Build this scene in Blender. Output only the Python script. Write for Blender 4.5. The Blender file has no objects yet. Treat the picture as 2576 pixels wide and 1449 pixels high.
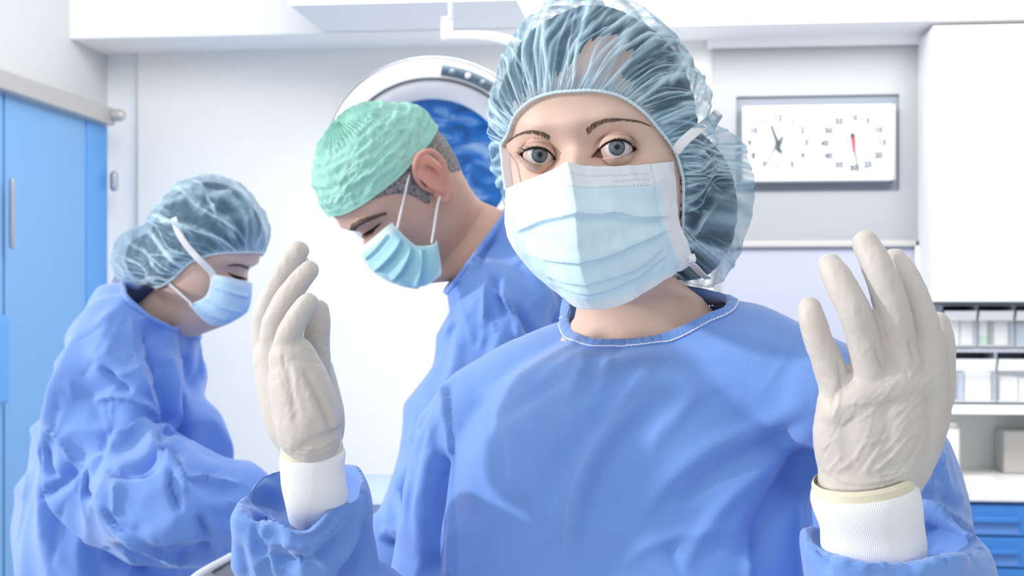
import bpy, math, random
import numpy as np
from mathutils import Vector, Matrix
from mathutils.bvhtree import BVHTree

# ------------------------------------------------------------------ camera, light, exposure
IMG_W, IMG_H = 2576.0, 1449.0
LENS = 50.0
FPX = IMG_W * LENS / 36.0
YAW = math.radians(6.3)
CAMZ = 1.45
HOR = 775.0                       # image row of the horizon
CX = IMG_W / 2
FW = np.array([-math.sin(YAW), math.cos(YAW), 0.0])
RT = np.array([math.cos(YAW), math.sin(YAW), 0.0])
UP = np.array([0.0, 0.0, 1.0])
CAM = np.array([0.0, 0.0, CAMZ])

scene = bpy.context.scene
COL = scene.collection
cam_data = bpy.data.cameras.new('camera')
cam_data.lens = LENS
cam_data.sensor_width = 36.0
cam_data.shift_y = (HOR - IMG_H / 2) / IMG_W
cam_data.clip_start = 0.05
cam_data.dof.use_dof = True
cam_data.dof.focus_distance = 1.07
cam_data.dof.aperture_fstop = 13.5
cam = bpy.data.objects.new('camera', cam_data)
cam.location = (0, 0, CAMZ)
cam.rotation_euler = (math.pi / 2, 0, YAW)
COL.objects.link(cam)
scene.camera = cam

scene.view_settings.view_transform = 'Standard'
scene.view_settings.look = 'None'
scene.view_settings.gamma = 1.0
scene.view_settings.use_curve_mapping = False
scene.view_settings.exposure = 0.07

world = bpy.data.worlds.new('world')
scene.world = world
world.use_nodes = True
wn = world.node_tree.nodes
wn['Background'].inputs['Color'].default_value = (0.965, 0.98, 1.0, 1)
_L = world.node_tree.links
_tc = wn.new('ShaderNodeTexCoord'); _dp = wn.new('ShaderNodeVectorMath'); _dp.operation = 'DOT_PRODUCT'
_dp.inputs[1].default_value = (-0.90, 0.10, 0.42)                 # brighter towards the window side
_L.new(_tc.outputs['Generated'], _dp.inputs[0])
_mr = wn.new('ShaderNodeMapRange'); _mr.inputs['From Min'].default_value = -1; _mr.inputs['From Max'].default_value = 1
_mr.inputs['To Min'].default_value = 0.38; _mr.inputs['To Max'].default_value = 1.50
_L.new(_dp.outputs['Value'], _mr.inputs['Value']); _L.new(_mr.outputs[0], wn['Background'].inputs['Strength'])

def cam_dir(x, y, z):
    """vector given as right, forward, up of the camera"""
    return RT * x + FW * y + UP * z

sun_data = bpy.data.lights.new('window_sun', 'SUN')
sun_data.energy = 2.1
sun_data.angle = math.radians(3.0)
sun_data.color = (1.0, 0.965, 0.92)
sun = bpy.data.objects.new('window_sun', sun_data)
sdir = Vector(cam_dir(0.95, 0.145, -0.24)).normalized()
sun.rotation_euler = sdir.to_track_quat('-Z', 'Y').to_euler()
sun.location = (-3, -1, 3)
COL.objects.link(sun)

def area_light(name, loc, aim, size, power, color=(1, 1, 1)):
    ld = bpy.data.lights.new(name, 'AREA')
    ld.shape = 'RECTANGLE'; ld.size, ld.size_y = size
    ld.energy = power; ld.color = color
    o = bpy.data.objects.new(name, ld)
    o.location = loc
    o.rotation_euler = (Vector(aim) - Vector(loc)).to_track_quat('-Z', 'Y').to_euler()
    COL.objects.link(o)
    return o
area_light('back_wall_fill', (0.1, 2.9, 2.75), (0.1, 4.6, 1.5), (2.4, 0.7), 50)  # unseen fill added to brighten the back wall, no fixture behind it
area_light('cupboard_fill', (1.25, 3.3, 2.5), (1.1, 4.6, 1.7), (0.8, 0.8), 6)  # small fill lamp added out of view to lift the white cupboard

# ------------------------------------------------------------------ helpers
def P(px, py, d):
    return CAM + RT * ((px - CX) / FPX * d) + FW * d + UP * (-(py - HOR) / FPX * d)
def ray(px, py):
    v = RT * ((px - CX) / FPX) + FW + UP * (-(py - HOR) / FPX)
    return v / np.linalg.norm(v)
def on_y(px, py, Y):
    v = ray(px, py); return CAM + v * (Y / v[1])
def on_x(px, py, X):
    v = ray(px, py); return CAM + v * (X / v[0])
def project(V):
    R = V - CAM
    d = R @ FW
    return CX + (R @ RT) / d * FPX, HOR - R[:, 2] / d * FPX, d

def new_mesh(V, F):
    V = np.asarray(V, float)
    me = bpy.data.meshes.new('m')
    if isinstance(F, np.ndarray):
        n, k = F.shape
        me.vertices.add(len(V)); me.vertices.foreach_set('co', V.astype(np.float32).ravel())
        me.loops.add(n * k); me.loops.foreach_set('vertex_index', F.astype(np.int32).ravel())
        me.polygons.add(n)
        me.polygons.foreach_set('loop_start', np.arange(0, n * k, k, dtype=np.int32))
        me.update(calc_edges=True)
    else:
        me.from_pydata([tuple(v) for v in V], [], [tuple(int(i) for i in f) for f in F])
        me.update()
    return me

def base_of(parent):
    o = parent
    while o.parent: o = o.parent
    return np.array(o.get('_base', (0, 0, 0)))

def obj(name, V, F, mat, parent=None, smooth=True, uv=None, label=None, attrs=None):
    V = np.asarray(V, float)
    if parent is not None: V = V - base_of(parent)
    me = new_mesh(V, F)
    me.name = name
    if smooth: me.polygons.foreach_set('use_smooth', np.ones(len(me.polygons), dtype=bool))
    if uv is not None:
        lay = me.uv_layers.new(name='UVMap')
        idx = np.zeros(len(me.loops), dtype=np.int32); me.loops.foreach_get('vertex_index', idx)
        lay.data.foreach_set('uv', np.asarray(uv, np.float32)[idx].ravel())
    if attrs:
        for k, a in attrs.items():
            at = me.attributes.new(k, 'FLOAT', 'POINT'); at.data.foreach_set('value', np.asarray(a, np.float32))
    if mat: me.materials.append(mat)
    o = bpy.data.objects.new(name, me)
    COL.objects.link(o)
    if parent is not None: o.parent = parent
    if label: o['label'] = label
    return o

def thing(name, label, cat, loc, group=None):
    o = bpy.data.objects.new(name, None)
    o.empty_display_size = 0.05
    COL.objects.link(o)
    o.location = tuple(loc)
    o['label'] = label; o['category'] = cat
    o['_base'] = [float(a) for a in loc]
    if group: o['group'] = group
    return o
def tag(o, label, cat, group=None):
    o['label'] = label; o['category'] = cat
    if group: o['group'] = group
    return o
def struct(o):
    o['kind'] = 'structure'; return o

# ---- noise
_rng = np.random.RandomState(7)
_LAT = _rng.rand(64, 64, 64)
def vnoise(Pt):
    i = np.floor(Pt).astype(int); f = Pt - i; f = f * f * (3 - 2 * f)
    r = 0
    for a in (0, 1):
        for b in (0, 1):
            for c in (0, 1):
                w = (f[:, 0] if a else 1 - f[:, 0]) * (f[:, 1] if b else 1 - f[:, 1]) * (f[:, 2] if c else 1 - f[:, 2])
                r = r + w * _LAT[(i[:, 0] + a) % 64, (i[:, 1] + b) % 64, (i[:, 2] + c) % 64]
    return r
def crumple(Pt, scale, seed=0, octaves=2):
    Q = Pt * scale + np.array([seed * 3.7 + 11, seed * 1.3 + 23, seed * 5.1 + 31])
    out = np.zeros(len(Pt)); a = 1.0
    wv = np.stack([vnoise(Q * .7 + 9), vnoise(Q * .7 + 17), vnoise(Q * .7 + 29)], 1)
    Q = Q + wv * .8
    for k in range(octaves):
        n = vnoise(Q); out += a * (1 - np.abs(2 * n - 1) * 2.2).clip(-.4, 1)
        Q = Q * 2.03 + 7; a *= .5
    return out

def smoothstep(a, b, x):
    t = np.clip((x - a) / (b - a), 0, 1); return t * t * (3 - 2 * t)

# ---- curves
def catmull(pts, n):
    """resample an (k, m) array of control points to n points, Catmull-Rom"""
    p = np.asarray(pts, float)
    if len(p) == 2:
        t = np.linspace(0, 1, n)[:, None]; return p[0] * (1 - t) + p[1] * t
    q = np.vstack([2 * p[0] - p[1], p, 2 * p[-1] - p[-2]])
    t = np.linspace(0, len(p) - 1, n); i = np.minimum(t.astype(int), len(p) - 2); f = (t - i)[:, None]
    a, b, c, d = q[i], q[i + 1], q[i + 2], q[i + 3]
    return .5 * (2 * b + (c - a) * f + (2 * a - 5 * b + 4 * c - d) * f ** 2 + (3 * b - a - 3 * c + d) * f ** 3)
def catmull_closed(pts, n):
    p = np.asarray(pts, float); k = len(p)
    t = np.linspace(0, k, n, endpoint=False); i = t.astype(int); f = (t - i)[:, None]
    a, b, c, d = p[(i - 1) % k], p[i % k], p[(i + 1) % k], p[(i + 2) % k]
    return .5 * (2 * b + (c - a) * f + (2 * a - 5 * b + 4 * c - d) * f ** 2 + (3 * b - a - 3 * c + d) * f ** 3)
def catmull_grid(G, nu, nv):
    """G: rows x cols x m  ->  nv x nu x m"""
    G = np.asarray(G, float); r, c, m = G.shape
    A = np.stack([catmull(G[i], nu) for i in range(r)])
    return np.stack([catmull(A[:, j], nv) for j in range(nu)], 1)

# ---- mesh pieces (V, F)
def loft(rings, cap0=True, cap1=True, closed=True):
    R = np.asarray(rings, float); n, k, _ = R.shape
    V = R.reshape(-1, 3); 
    i = np.arange(n - 1)[:, None]; kk = k if closed else k - 1
    j = np.arange(kk)[None, :]; j2 = (j + 1) % k
    F = np.stack([i * k + j, i * k + j2, (i + 1) * k + j2, (i + 1) * k + j], -1).reshape(-1, 4)
    if not (cap0 or cap1): return V, F
    F = [tuple(f) for f in F]; V = list(V)
    if cap0:
        V.append(R[0].mean(0)); c = len(V) - 1
        F += [(c, (a + 1) % k, a) for a in range(k)]
    if cap1:
        V.append(R[-1].mean(0)); c = len(V) - 1; o = (n - 1) * k
        F += [(c, o + a, o + (a + 1) % k) for a in range(k)]
    return np.array(V), F
def grid_mesh(G):
    v, u, _ = G.shape
    i = np.arange(v - 1)[:, None]; j = np.arange(u - 1)[None, :]
    F = np.stack([i * u + j, i * u + j + 1, (i + 1) * u + j + 1, (i + 1) * u + j], -1).reshape(-1, 4)
    return G.reshape(-1, 3), F
def join(parts):
    V = []; F = []; o = 0
    for v, f in parts:
        V.append(np.asarray(v)); F += [tuple(int(i) + o for i in q) for q in f]; o += len(v)
    return np.vstack(V), F
def frames(pts, up):
    t = np.gradient(pts, axis=0); t /= np.linalg.norm(t, axis=1)[:, None]
    X = np.zeros_like(pts); Y = np.zeros_like(pts); u = np.array(up, float)
    for i in range(len(pts)):
        x = np.cross(u, t[i]); x /= np.linalg.norm(x) + 1e-12
        y = np.cross(t[i], x); X[i] = x; Y[i] = y; u = y
    return t, X, Y
def tube(pts, radii, n=24, k=None, up=None, aspect=1.0, round_ends=True):
    """pts (k,3), radii (k,), optional aspect (depth/width)"""
    pts = np.asarray(pts, float); radii = np.asarray(radii, float).reshape(-1, 1)
    k = k or max(8, len(pts) * 6)
    A = catmull(np.hstack([pts, radii]), k); p = A[:, :3]; r = np.maximum(A[:, 3], 1e-4)
    if up is None: up = FW
    t, X, Y = frames(p, up)
    if round_ends:
        pre = []; post = []
        for s in (1.0, .92, .75, .5, .25):
            q = math.sqrt(max(0, 1 - s * s))
            pre.append((p[0] - t[0] * r[0] * s, r[0] * max(q, .02), X[0], Y[0]))
            post.insert(0, (p[-1] + t[-1] * r[-1] * s, r[-1] * max(q, .02), X[-1], Y[-1]))
        seq = pre + [(p[i], r[i], X[i], Y[i]) for i in range(k)] + post
    else: seq = [(p[i], r[i], X[i], Y[i]) for i in range(k)]
    a = np.linspace(0, 2 * np.pi, n, endpoint=False)
    rings = [c + rr * (np.cos(a)[:, None] * x + aspect * np.sin(a)[:, None] * y) for c, rr, x, y in seq]
    return loft(rings)
def ellipsoid(c, rx, ry, rz, M=None, n=32):
    a = np.linspace(0, 2 * np.pi, n, endpoint=False)
    rings = []
    for t in np.linspace(-.99 * np.pi / 2, .99 * np.pi / 2, n // 2):
        q = np.stack([rx * np.cos(t) * np.cos(a), ry * np.cos(t) * np.sin(a), np.full(n, rz * math.sin(t))], 1)
        if M is not None: q = q @ M.T
        rings.append(q + c)
    return loft(rings)
def box(x0, x1, y0, y1, z0, z1):
    V = np.array([(x, y, z) for z in (z0, z1) for y in (y0, y1) for x in (x0, x1)], float)
    F = [(0, 2, 3, 1), (4, 5, 7, 6), (0, 1, 5, 4), (2, 6, 7, 3), (0, 4, 6, 2), (1, 3, 7, 5)]
    return V, F
def bevel_box(x0, x1, y0, y1, z0, z1, b=0.004, seg=2):
    import bmesh
    bm = bmesh.new(); V, F = box(x0, x1, y0, y1, z0, z1)
    vs = [bm.verts.new(v) for v in V]
    for f in F: bm.faces.new([vs[i] for i in f])
    bmesh.ops.bevel(bm, geom=bm.edges[:], offset=b, segments=seg, affect='EDGES', profile=.5)
    bm.verts.index_update()
    V = np.array([v.co[:] for v in bm.verts]); F = [tuple(v.index for v in f.verts) for f in bm.faces]
    bm.free(); return V, F

def fuse(parts, voxel):
    V, F = join(parts)
    me = new_mesh(V, F)
    o = bpy.data.objects.new('tmp', me); COL.objects.link(o)
    m = o.modifiers.new('r', 'REMESH'); m.mode = 'VOXEL'; m.voxel_size = voxel; m.adaptivity = 0
    dg = bpy.context.evaluated_depsgraph_get(); ev = o.evaluated_get(dg); em = ev.to_mesh()
    W = np.zeros(len(em.vertices) * 3, np.float32); em.vertices.foreach_get('co', W); W = W.reshape(-1, 3).astype(float)
    n = len(em.polygons); tot = np.zeros(n, np.int32); em.polygons.foreach_get('loop_total', tot)
    idx = np.zeros(len(em.loops), np.int32); em.loops.foreach_get('vertex_index', idx)
    if (tot == 4).all(): Fq = idx.reshape(-1, 4)
    else:
        st = np.zeros(n, np.int32); em.polygons.foreach_get('loop_start', st)
        Fq = np.stack([idx[st], idx[st + 1], idx[st + 2], idx[np.minimum(st + 3, len(idx) - 1)]], 1)[tot == 4]
    ev.to_mesh_clear(); bpy.data.objects.remove(o); bpy.data.meshes.remove(me)
    return W, Fq
def normals(V, F):
    a = V[F[:, 2]] - V[F[:, 0]]; b = V[F[:, 3]] - V[F[:, 1]]
    n = np.cross(a, b); N = np.zeros_like(V)
    for k in range(4): np.add.at(N, F[:, k], n)
    return N / (np.linalg.norm(N, axis=1)[:, None] + 1e-12)
def relax(V, F, it=5, lam=.6, mask=None):
    E = np.vstack([F[:, [0, 1]], F[:, [1, 2]], F[:, [2, 3]], F[:, [3, 0]]])
    I = np.concatenate([E[:, 0], E[:, 1]]); J = np.concatenate([E[:, 1], E[:, 0]])
    cnt = np.bincount(I, minlength=len(V)).astype(float)[:, None]
    m = lam if mask is None else (lam * mask)[:, None]
    for _ in range(it):
        S = np.stack([np.bincount(I, weights=V[J, k], minlength=len(V)) for k in range(3)], 1) / cnt
        V = V + (S - V) * m
    return V
def seg_dist(x, y, pts):
    """distance, signed side and arc parameter of points to a polyline"""
    best = np.full(len(x), 1e9); side = np.zeros(len(x)); par = np.zeros(len(x))
    L = [math.dist(pts[i], pts[i + 1]) for i in range(len(pts) - 1)]; T = sum(L); acc = 0
    for i in range(len(pts) - 1):
        ax, ay = pts[i]; bx, by = pts[i + 1]; dx, dy = bx - ax, by - ay; l2 = dx * dx + dy * dy + 1e-9
        t = np.clip(((x - ax) * dx + (y - ay) * dy) / l2, 0, 1)
        ex, ey = x - ax - t * dx, y - ay - t * dy; dd = np.hypot(ex, ey)
        s = np.sign(dx * (y - ay) - dy * (x - ax)); m = dd < best
        best[m] = dd[m]; side[m] = s[m]; par[m] = ((acc + t * L[i]) / T)[m]; acc += L[i]
    return best, side, par
def smooth_line(pts):
    if len(pts) < 3: return [tuple(p) for p in pts]
    return [tuple(p) for p in catmull(pts, len(pts) * 4)]
def sculpt(V, F, strokes, dr=(0, 99)):
    """strokes: (polyline in photo rows and columns, half width px, height m, kind); folds pressed into the near side of a surface"""
    N = normals(V, F); px, py, d = project(V)
    vd = (V - CAM); vd /= np.linalg.norm(vd, axis=1)[:, None]
    face = np.clip(-(N * vd).sum(1) * 2.2, 0, 1)
    disp = np.zeros(len(V))
    for st in strokes:
        pts, w, amp, kind = st[:4]; taper = st[4] if len(st) > 4 else .25
        pts = smooth_line(pts)
        xs = [p[0] for p in pts]; ys = [p[1] for p in pts]; m = w * 3.2
        s = np.where((px > min(xs) - m) & (px < max(xs) + m) & (py > min(ys) - m) & (py < max(ys) + m) & (d > dr[0]) & (d < dr[1]) & (face > 0))[0]
        if not len(s): continue
        D, sd, par = seg_dist(px[s], py[s], pts)
        end = np.clip(np.minimum(par, 1 - par) / max(taper, 1e-3), 0, 1) ** .7 if taper > 0 else 1
        if kind == 'r': f = np.exp(-(D / w) ** 2)
        elif kind == 's':                      # sharp ridge
            f = np.exp(-D / w * 1.3)
        else:                                   # 'a': overhanging fold, steep on the side given by the sign
            k = 1 if kind == 'a' else -1
            ww = np.where(sd * k > 0, w * .28, w * 1.3); f = np.exp(-(D / ww) ** 2)
        disp[s] += amp * f * end * face[s]
    return V + N * disp[:, None]
def cut_neck(V, F, c, n, rad):
    """trim the cloth above the plane (c, n) within rad of the neck axis; returns the mesh and the ordered cut edge"""
    import bmesh
    me = new_mesh(V, F); bm = bmesh.new(); bm.from_mesh(me); bpy.data.meshes.remove(me)
    c = np.asarray(c); R = V - c; h = R @ n; q = np.linalg.norm(R - h[:, None] * n, axis=1); ok = q < rad
    bm.verts.ensure_lookup_table(); fs = [f for f in bm.faces if all(ok[v.index] for v in f.verts)]
    vs = {v for f in fs for v in f.verts}; es = {e for f in fs for e in f.edges}
    g = bmesh.ops.bisect_plane(bm, geom=list(vs) + list(es) + fs, dist=1e-6, plane_co=Vector(c), plane_no=Vector(n), clear_outer=True)
    pts = np.array([x.co[:] for x in g['geom_cut'] if isinstance(x, bmesh.types.BMVert)])
    rest = [v for v in bm.verts if (np.array(v.co) - c) @ n > 1e-4 and np.linalg.norm((np.array(v.co) - c) - ((np.array(v.co) - c) @ n) * n) < rad * 1.02]
    bmesh.ops.delete(bm, geom=rest, context='VERTS')
    bm.verts.index_update(); V2 = np.array([v.co[:] for v in bm.verts]); F2 = [tuple(v.index for v in f.verts) for f in bm.faces]; bm.free()
    X = np.cross(n, UP); X /= np.linalg.norm(X); Y = np.cross(n, X); R = pts - pts.mean(0); a = np.arctan2(R @ Y, R @ X); r = np.linalg.norm(R, axis=1)
    m = r < rad * .93; pts, a = pts[m], a[m]; o = np.argsort(a); pts = pts[o]
    loop = np.array([pts[(a[o] >= t) & (a[o] < t + 2 * np.pi / 48)].mean(0) for t in np.linspace(-np.pi, np.pi, 49)[:-1] if ((a[o] >= t) & (a[o] < t + 2 * np.pi / 48)).any()])
    return V2, F2, catmull_closed(loop, 160)
def random_creases(seed, n, box_, ang, length, w, amp, spread=.35):
    r_ = np.random.RandomState(seed); out = []
    for k in range(n):
        x, y = box_[0] + r_.rand() * (box_[2] - box_[0]), box_[1] + r_.rand() * (box_[3] - box_[1]); a = ang + (r_.rand() - .5) * 2 * spread; L = length * (.5 + r_.rand()); b = (r_.rand() - .5) * .7
        p = [(x, y)]
        for q in range(3): x += math.cos(a) * L / 3; y -= math.sin(a) * L / 3; a += b / 3 * 2; p.append((x, y))
        out.append((p, w * (.7 + .6 * r_.rand()), amp * (.5 + .8 * r_.rand()) * (1 if r_.rand() < .6 else -1), 's'))
    return out
def bvh(V, F): return BVHTree.FromPolygons([tuple(v) for v in V], [tuple(int(i) for i in f) for f in F])
def hit(tree, px, py, off=0.0, default=None):
    v = ray(px, py); h = tree.ray_cast(Vector(CAM), Vector(v))
    if h[0] is None: return default
    return np.array(h[0]) - v * off
def hit_d(tree, px, py, default=1.1):
    h = hit(tree, px, py)
    return default if h is None else float((h - CAM) @ FW)
def ribbon(pts, wdir, width, thick=0.0006):
    """flat band along pts (n,3); wdir (n,3) across direction"""
    pts = np.asarray(pts); t = np.gradient(pts, axis=0); t /= np.linalg.norm(t, axis=1)[:, None]
    w = np.asarray(wdir, float) * np.ones((len(pts), 1)); w = w - (w * t).sum(1)[:, None] * t; w /= np.linalg.norm(w, axis=1)[:, None]
    n = np.cross(t, w); wid = np.asarray(width) * np.ones(len(pts)); wid = wid[:, None] / 2
    prof = [(-1, -1), (-.6, -1.2), (0, -1.3), (.6, -1.2), (1, -1), (1, 1), (.6, 1.2), (0, 1.3), (-.6, 1.2), (-1, 1)]
    R = np.stack([pts + w * wid * a + n * thick * b for a, b in prof], 1)
    return loft(R)

# ---- materials
def mat(name, color, rough=.6, spec=.3, metal=0, bump=None, sheen=0, sss=0, noise=None, coat=0, emit=None, alpha=1, trans=0):
    """bump=(kind, scale, strength); noise=(scale, amount, color2)"""
    m = bpy.data.materials.new(name); m.use_nodes = True; nt = m.node_tree; b = nt.nodes['Principled BSDF']
    b.inputs['Base Color'].default_value = (*color, 1); b.inputs['Roughness'].default_value = rough
    b.inputs['Specular IOR Level'].default_value = spec; b.inputs['Metallic'].default_value = metal
    b.inputs['Coat Weight'].default_value = coat; b.inputs['Alpha'].default_value = alpha
    b.inputs['Transmission Weight'].default_value = trans
    if sheen: b.inputs['Sheen Weight'].default_value = sheen; b.inputs['Sheen Roughness'].default_value = .5
    if sss:
        b.inputs['Subsurface Weight'].default_value = sss; b.inputs['Subsurface Radius'].default_value = (1, .35, .2)
        b.inputs['Subsurface Scale'].default_value = .006
    if emit: b.inputs['Emission Color'].default_value = (*emit[0], 1); b.inputs['Emission Strength'].default_value = emit[1]
    tc = nt.nodes.new('ShaderNodeTexCoord')
    if noise:
        n = nt.nodes.new('ShaderNodeTexNoise'); n.inputs['Scale'].default_value = noise[0]; n.inputs['Detail'].default_value = 4
        nt.links.new(tc.outputs['Object'], n.inputs['Vector'])
        r = nt.nodes.new('ShaderNodeMapRange'); r.inputs['From Min'].default_value = .35; r.inputs['From Max'].default_value = .65
        r.inputs['To Max'].default_value = noise[1]; nt.links.new(n.outputs['Fac'], r.inputs['Value'])
        x = nt.nodes.new('ShaderNodeMix'); x.data_type = 'RGBA'; x.inputs[6].default_value = (*color, 1); x.inputs[7].default_value = (*noise[2], 1)
        nt.links.new(r.outputs[0], x.inputs[0]); nt.links.new(x.outputs[2], b.inputs['Base Color'])
    if bump:
        kind, sc, stg = bump
        bp = nt.nodes.new('ShaderNodeBump'); bp.inputs['Strength'].default_value = stg; bp.inputs['Distance'].default_value = .002
        mp = nt.nodes.new('ShaderNodeMapping'); nt.links.new(tc.outputs['Object'], mp.inputs['Vector'])
        if kind == 'noise':
            n = nt.nodes.new('ShaderNodeTexNoise'); n.inputs['Scale'].default_value = sc; n.inputs['Detail'].default_value = 3
            nt.links.new(mp.outputs[0], n.inputs['Vector']); nt.links.new(n.outputs['Fac'], bp.inputs['Height'])
        elif kind == 'weave':
            n = nt.nodes.new('ShaderNodeTexVoronoi'); n.inputs['Scale'].default_value = sc
            mp.inputs['Rotation'].default_value = (0, .45, .0); mp.inputs['Scale'].default_value = (1, .02, 1.5); n.inputs['Randomness'].default_value = .15
            nt.links.new(mp.outputs[0], n.inputs['Vector']); nt.links.new(n.outputs['Distance'], bp.inputs['Height'])
        nt.links.new(bp.outputs[0], b.inputs['Normal'])
    return m
# ================================================================== the room
YB = 4.60
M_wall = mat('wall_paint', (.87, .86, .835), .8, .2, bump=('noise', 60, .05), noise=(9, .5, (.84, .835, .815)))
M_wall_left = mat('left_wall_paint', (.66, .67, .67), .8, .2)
M_strip = mat('corner_paint', (.90, .93, .96), .8, .2)
M_white = mat('white_laminate', (.92, .92, .92), .5, .3)
M_ceiling = mat('ceiling_paint', (.88, .88, .9), .9, .1)
M_floor = mat('floor_vinyl', (.62, .66, .70), .4, .4, noise=(5, .5, (.58, .62, .67)))
M_steel = mat('brushed_steel', (.36, .37, .385), .42, .4, metal=.2, bump=('noise', 300, .03))
M_steel_plain = mat('satin_steel', (.40, .42, .46), .35, .4, metal=.5)
M_blue_door = mat('blue_lacquer', (.145, .37, .71), .25, .5, coat=.3)
M_blue_edge = mat('blue_edge', (.09, .33, .74), .3, .5)
M_blue_drawer = mat('blue_drawer_lacquer', (.045, .20, .55), .35, .4)
M_drawer_grip = mat('blue_grip', (.11, .26, .60), .5, .3)
M_lavender = mat('frosted_panel', (.43, .455, .55), .5, .3)
M_beige = mat('beige_metal', (.52, .50, .48), .4, .4, metal=.3)
M_black = mat('black_plastic', (.02, .02, .022), .4, .4)
M_grey_pl = mat('grey_plastic', (.30, .34, .40), .4, .4)
M_clear = mat('frosted_plastic', (.80, .82, .85), .3, .4, alpha=.75)
M_box = mat('carton_white', (.88, .87, .88), .7, .2)
M_green = mat('carton_green', (.35, .66, .45), .7, .2)
M_bluebox = mat('carton_blue_grey', (.35, .45, .58), .7, .2)
M_splash = mat('grey_green_splashback', (.60, .63, .61), .3, .4, noise=(6, .6, (.70, .72, .70)))
M_counter = mat('pale_worktop', (.80, .79, .77), .35, .4)

def bx(name, m, x0, x1, y0, y1, z0, z1, parent=None, b=0.0, label=None):
    V, F = bevel_box(x0, x1, y0, y1, z0, z1, b) if b else box(x0, x1, y0, y1, z0, z1)
    return obj(name, V, F, m, parent, smooth=False, label=label)
XL = float(on_y(270, 300, YB)[0])          # left wall plane
def bX(px, Y=YB): return float(on_y(px, 700, Y)[0])
def bZ(px, py, Y=YB): return float(on_y(px, py, Y)[2])

struct(bx('floor', M_floor, XL - .1, 3.4, -1.6, YB + .1, -.05, 0))
struct(bx('wall_back', M_strip, XL - .1, 3.4, YB, YB + .1, 0, 3.0))
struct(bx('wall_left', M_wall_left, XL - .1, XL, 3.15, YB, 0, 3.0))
# the left wall goes on towards the viewer as a wide window
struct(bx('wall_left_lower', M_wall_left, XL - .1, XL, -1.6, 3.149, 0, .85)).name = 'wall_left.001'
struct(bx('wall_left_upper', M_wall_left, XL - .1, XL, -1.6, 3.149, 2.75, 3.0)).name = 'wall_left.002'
win = thing('window_1', 'w', 'w', (XL, .8, .85)); win['kind'] = 'structure'
for k in ('label', 'category'): del win[k]
bx('window_sill', M_white, XL - .1, XL + .08, -1.6, 3.148, .851, .88, win, .004)
for nm_, y0_, y1_, z0_, z1_ in (('window_frame', -1.6, 3.148, .881, .93), ('window_frame', -1.6, 3.148, 2.70, 2.749), ('window_frame', -1.6, -1.55, .931, 2.699), ('window_frame', 3.10, 3.148, .931, 2.699)):
    bx(nm_, M_white, XL - .08, XL - .03, y0_, y1_, z0_, z1_, win, .003)
bx('window_pane', mat('window_glass', (.95, .97, 1.0), .05, .5, alpha=.04), XL - .058, XL - .054, -1.55, 3.10, .931, 2.699, win)
struct(bx('trim_1', M_wall, bX(347, YB - .03), bX(1800, YB - .03), YB - .03, YB - .0005, 0, 2.32)).name = 'trim_1'
zb = 1.45 + (HOR - 97) / FPX * 4.35
# bulkhead under the ceiling
struct(bx('trim_2', M_white, XL, 3.4, 4.30, YB - .001, bZ(700, 86, 4.30), 3.0))
struct(bx('ceiling', M_ceiling, XL - .1, 3.4, 3.15, YB + .1, 3.0, 3.06))
# ceiling duct, its lower edge just enters the top of the frame
struct(bx('trim_3', M_ceiling, bX(728, 3.9), bX(1300, 3.9), 3.9, 4.29, bZ(1000, 6, 3.9), 3.0))

# ---- blue sliding door on the left wall
d1 = thing('door_1', 'blue door', 'door', (XL, 4.1, 0)); d1['kind'] = 'structure'
for k in ('label', 'category'): del d1[k]
yn = float(on_x(12, 500, XL + .05)[1]); yf = float(on_x(268, 500, XL + .05)[1]); ym = float(on_x(216, 500, XL + .05)[1])
ztop = float(on_x(265, 318, XL + .05)[2])
bx('door_leaf', M_blue_door, XL + .012, XL + .05, yn, ym, .02, ztop, d1)
bx('door_edge', M_blue_edge, XL + .012, XL + .053, ym, yf, .02, ztop, d1)
bx('door_leaf', M_blue_door, XL + .012, XL + .05, 3.2, yn - .012, .02, ztop, d1)
bx('door_rail', M_beige, XL + .012, XL + .09, 3.2, yf - .02, ztop, ztop + .055, d1, .006)
V, F = tube([(XL + .1, yf - .05, ztop + .03), (XL + .115, yf - .05, ztop + .03)], [.02, .02], 16, 4)
obj('rail_stop', V, F, M_beige, d1)
V, F = tube([(XL + .075, yf + .0, bZ(268, 480)), (XL + .075, yf + .0, bZ(268, 450))], [.013, .013], 16, 6)
obj('door_handle', V, F, M_steel_plain, d1)
V, F = tube([(XL + .085, yn - .03, 1.62), (XL + .085, yn - .03, 1.80)], [.008, .008], 16, 6)
obj('door_handle', V, F, M_steel_plain, d1)
bx('door_grip', M_blue_edge, XL + .05, XL + .085, yn - .12, yn - .04, 1.19, 1.43, d1, .008)

# ---- round surgical lamp
yl = 3.25
lc = P(1098, 420, 3.05)
lamp = thing('surgical_lamp', 'large round white operating lamp with blue glass face behind the man', 'lamp', lc)
ax = cam_dir(-.06, -1, -.50); ax /= np.linalg.norm(ax)      # facing direction
lx = np.cross(ax, UP); lx /= np.linalg.norm(lx); ly = np.cross(lx, ax)
def disc(profile, n=96):
    a = np.linspace(0, 2 * np.pi, n, endpoint=False)
    return [lc + ax * h + r * (np.cos(a)[:, None] * lx + np.sin(a)[:, None] * ly) for r, h in profile]
R0 = .240
M_lampw = mat('lamp_white_enamel', (.84, .85, .87), .3, .5)
M_gasket = mat('dark_gasket', (.12, .13, .15), .5, .3)
V, F = loft(disc([(.02, -.10), (.10, -.095), (.17, -.075), (.230, -.045), (R0, -.012), (R0, .0)]), True, False); obj('housing', V, F, M_lampw, lamp)
V, F = loft(disc([(R0 - .002, -.006), (R0 + .001, -.004), (R0 + .001, .001), (R0 - .002, .003)]), False, False); obj('gasket', V, F, M_gasket, lamp)
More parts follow.
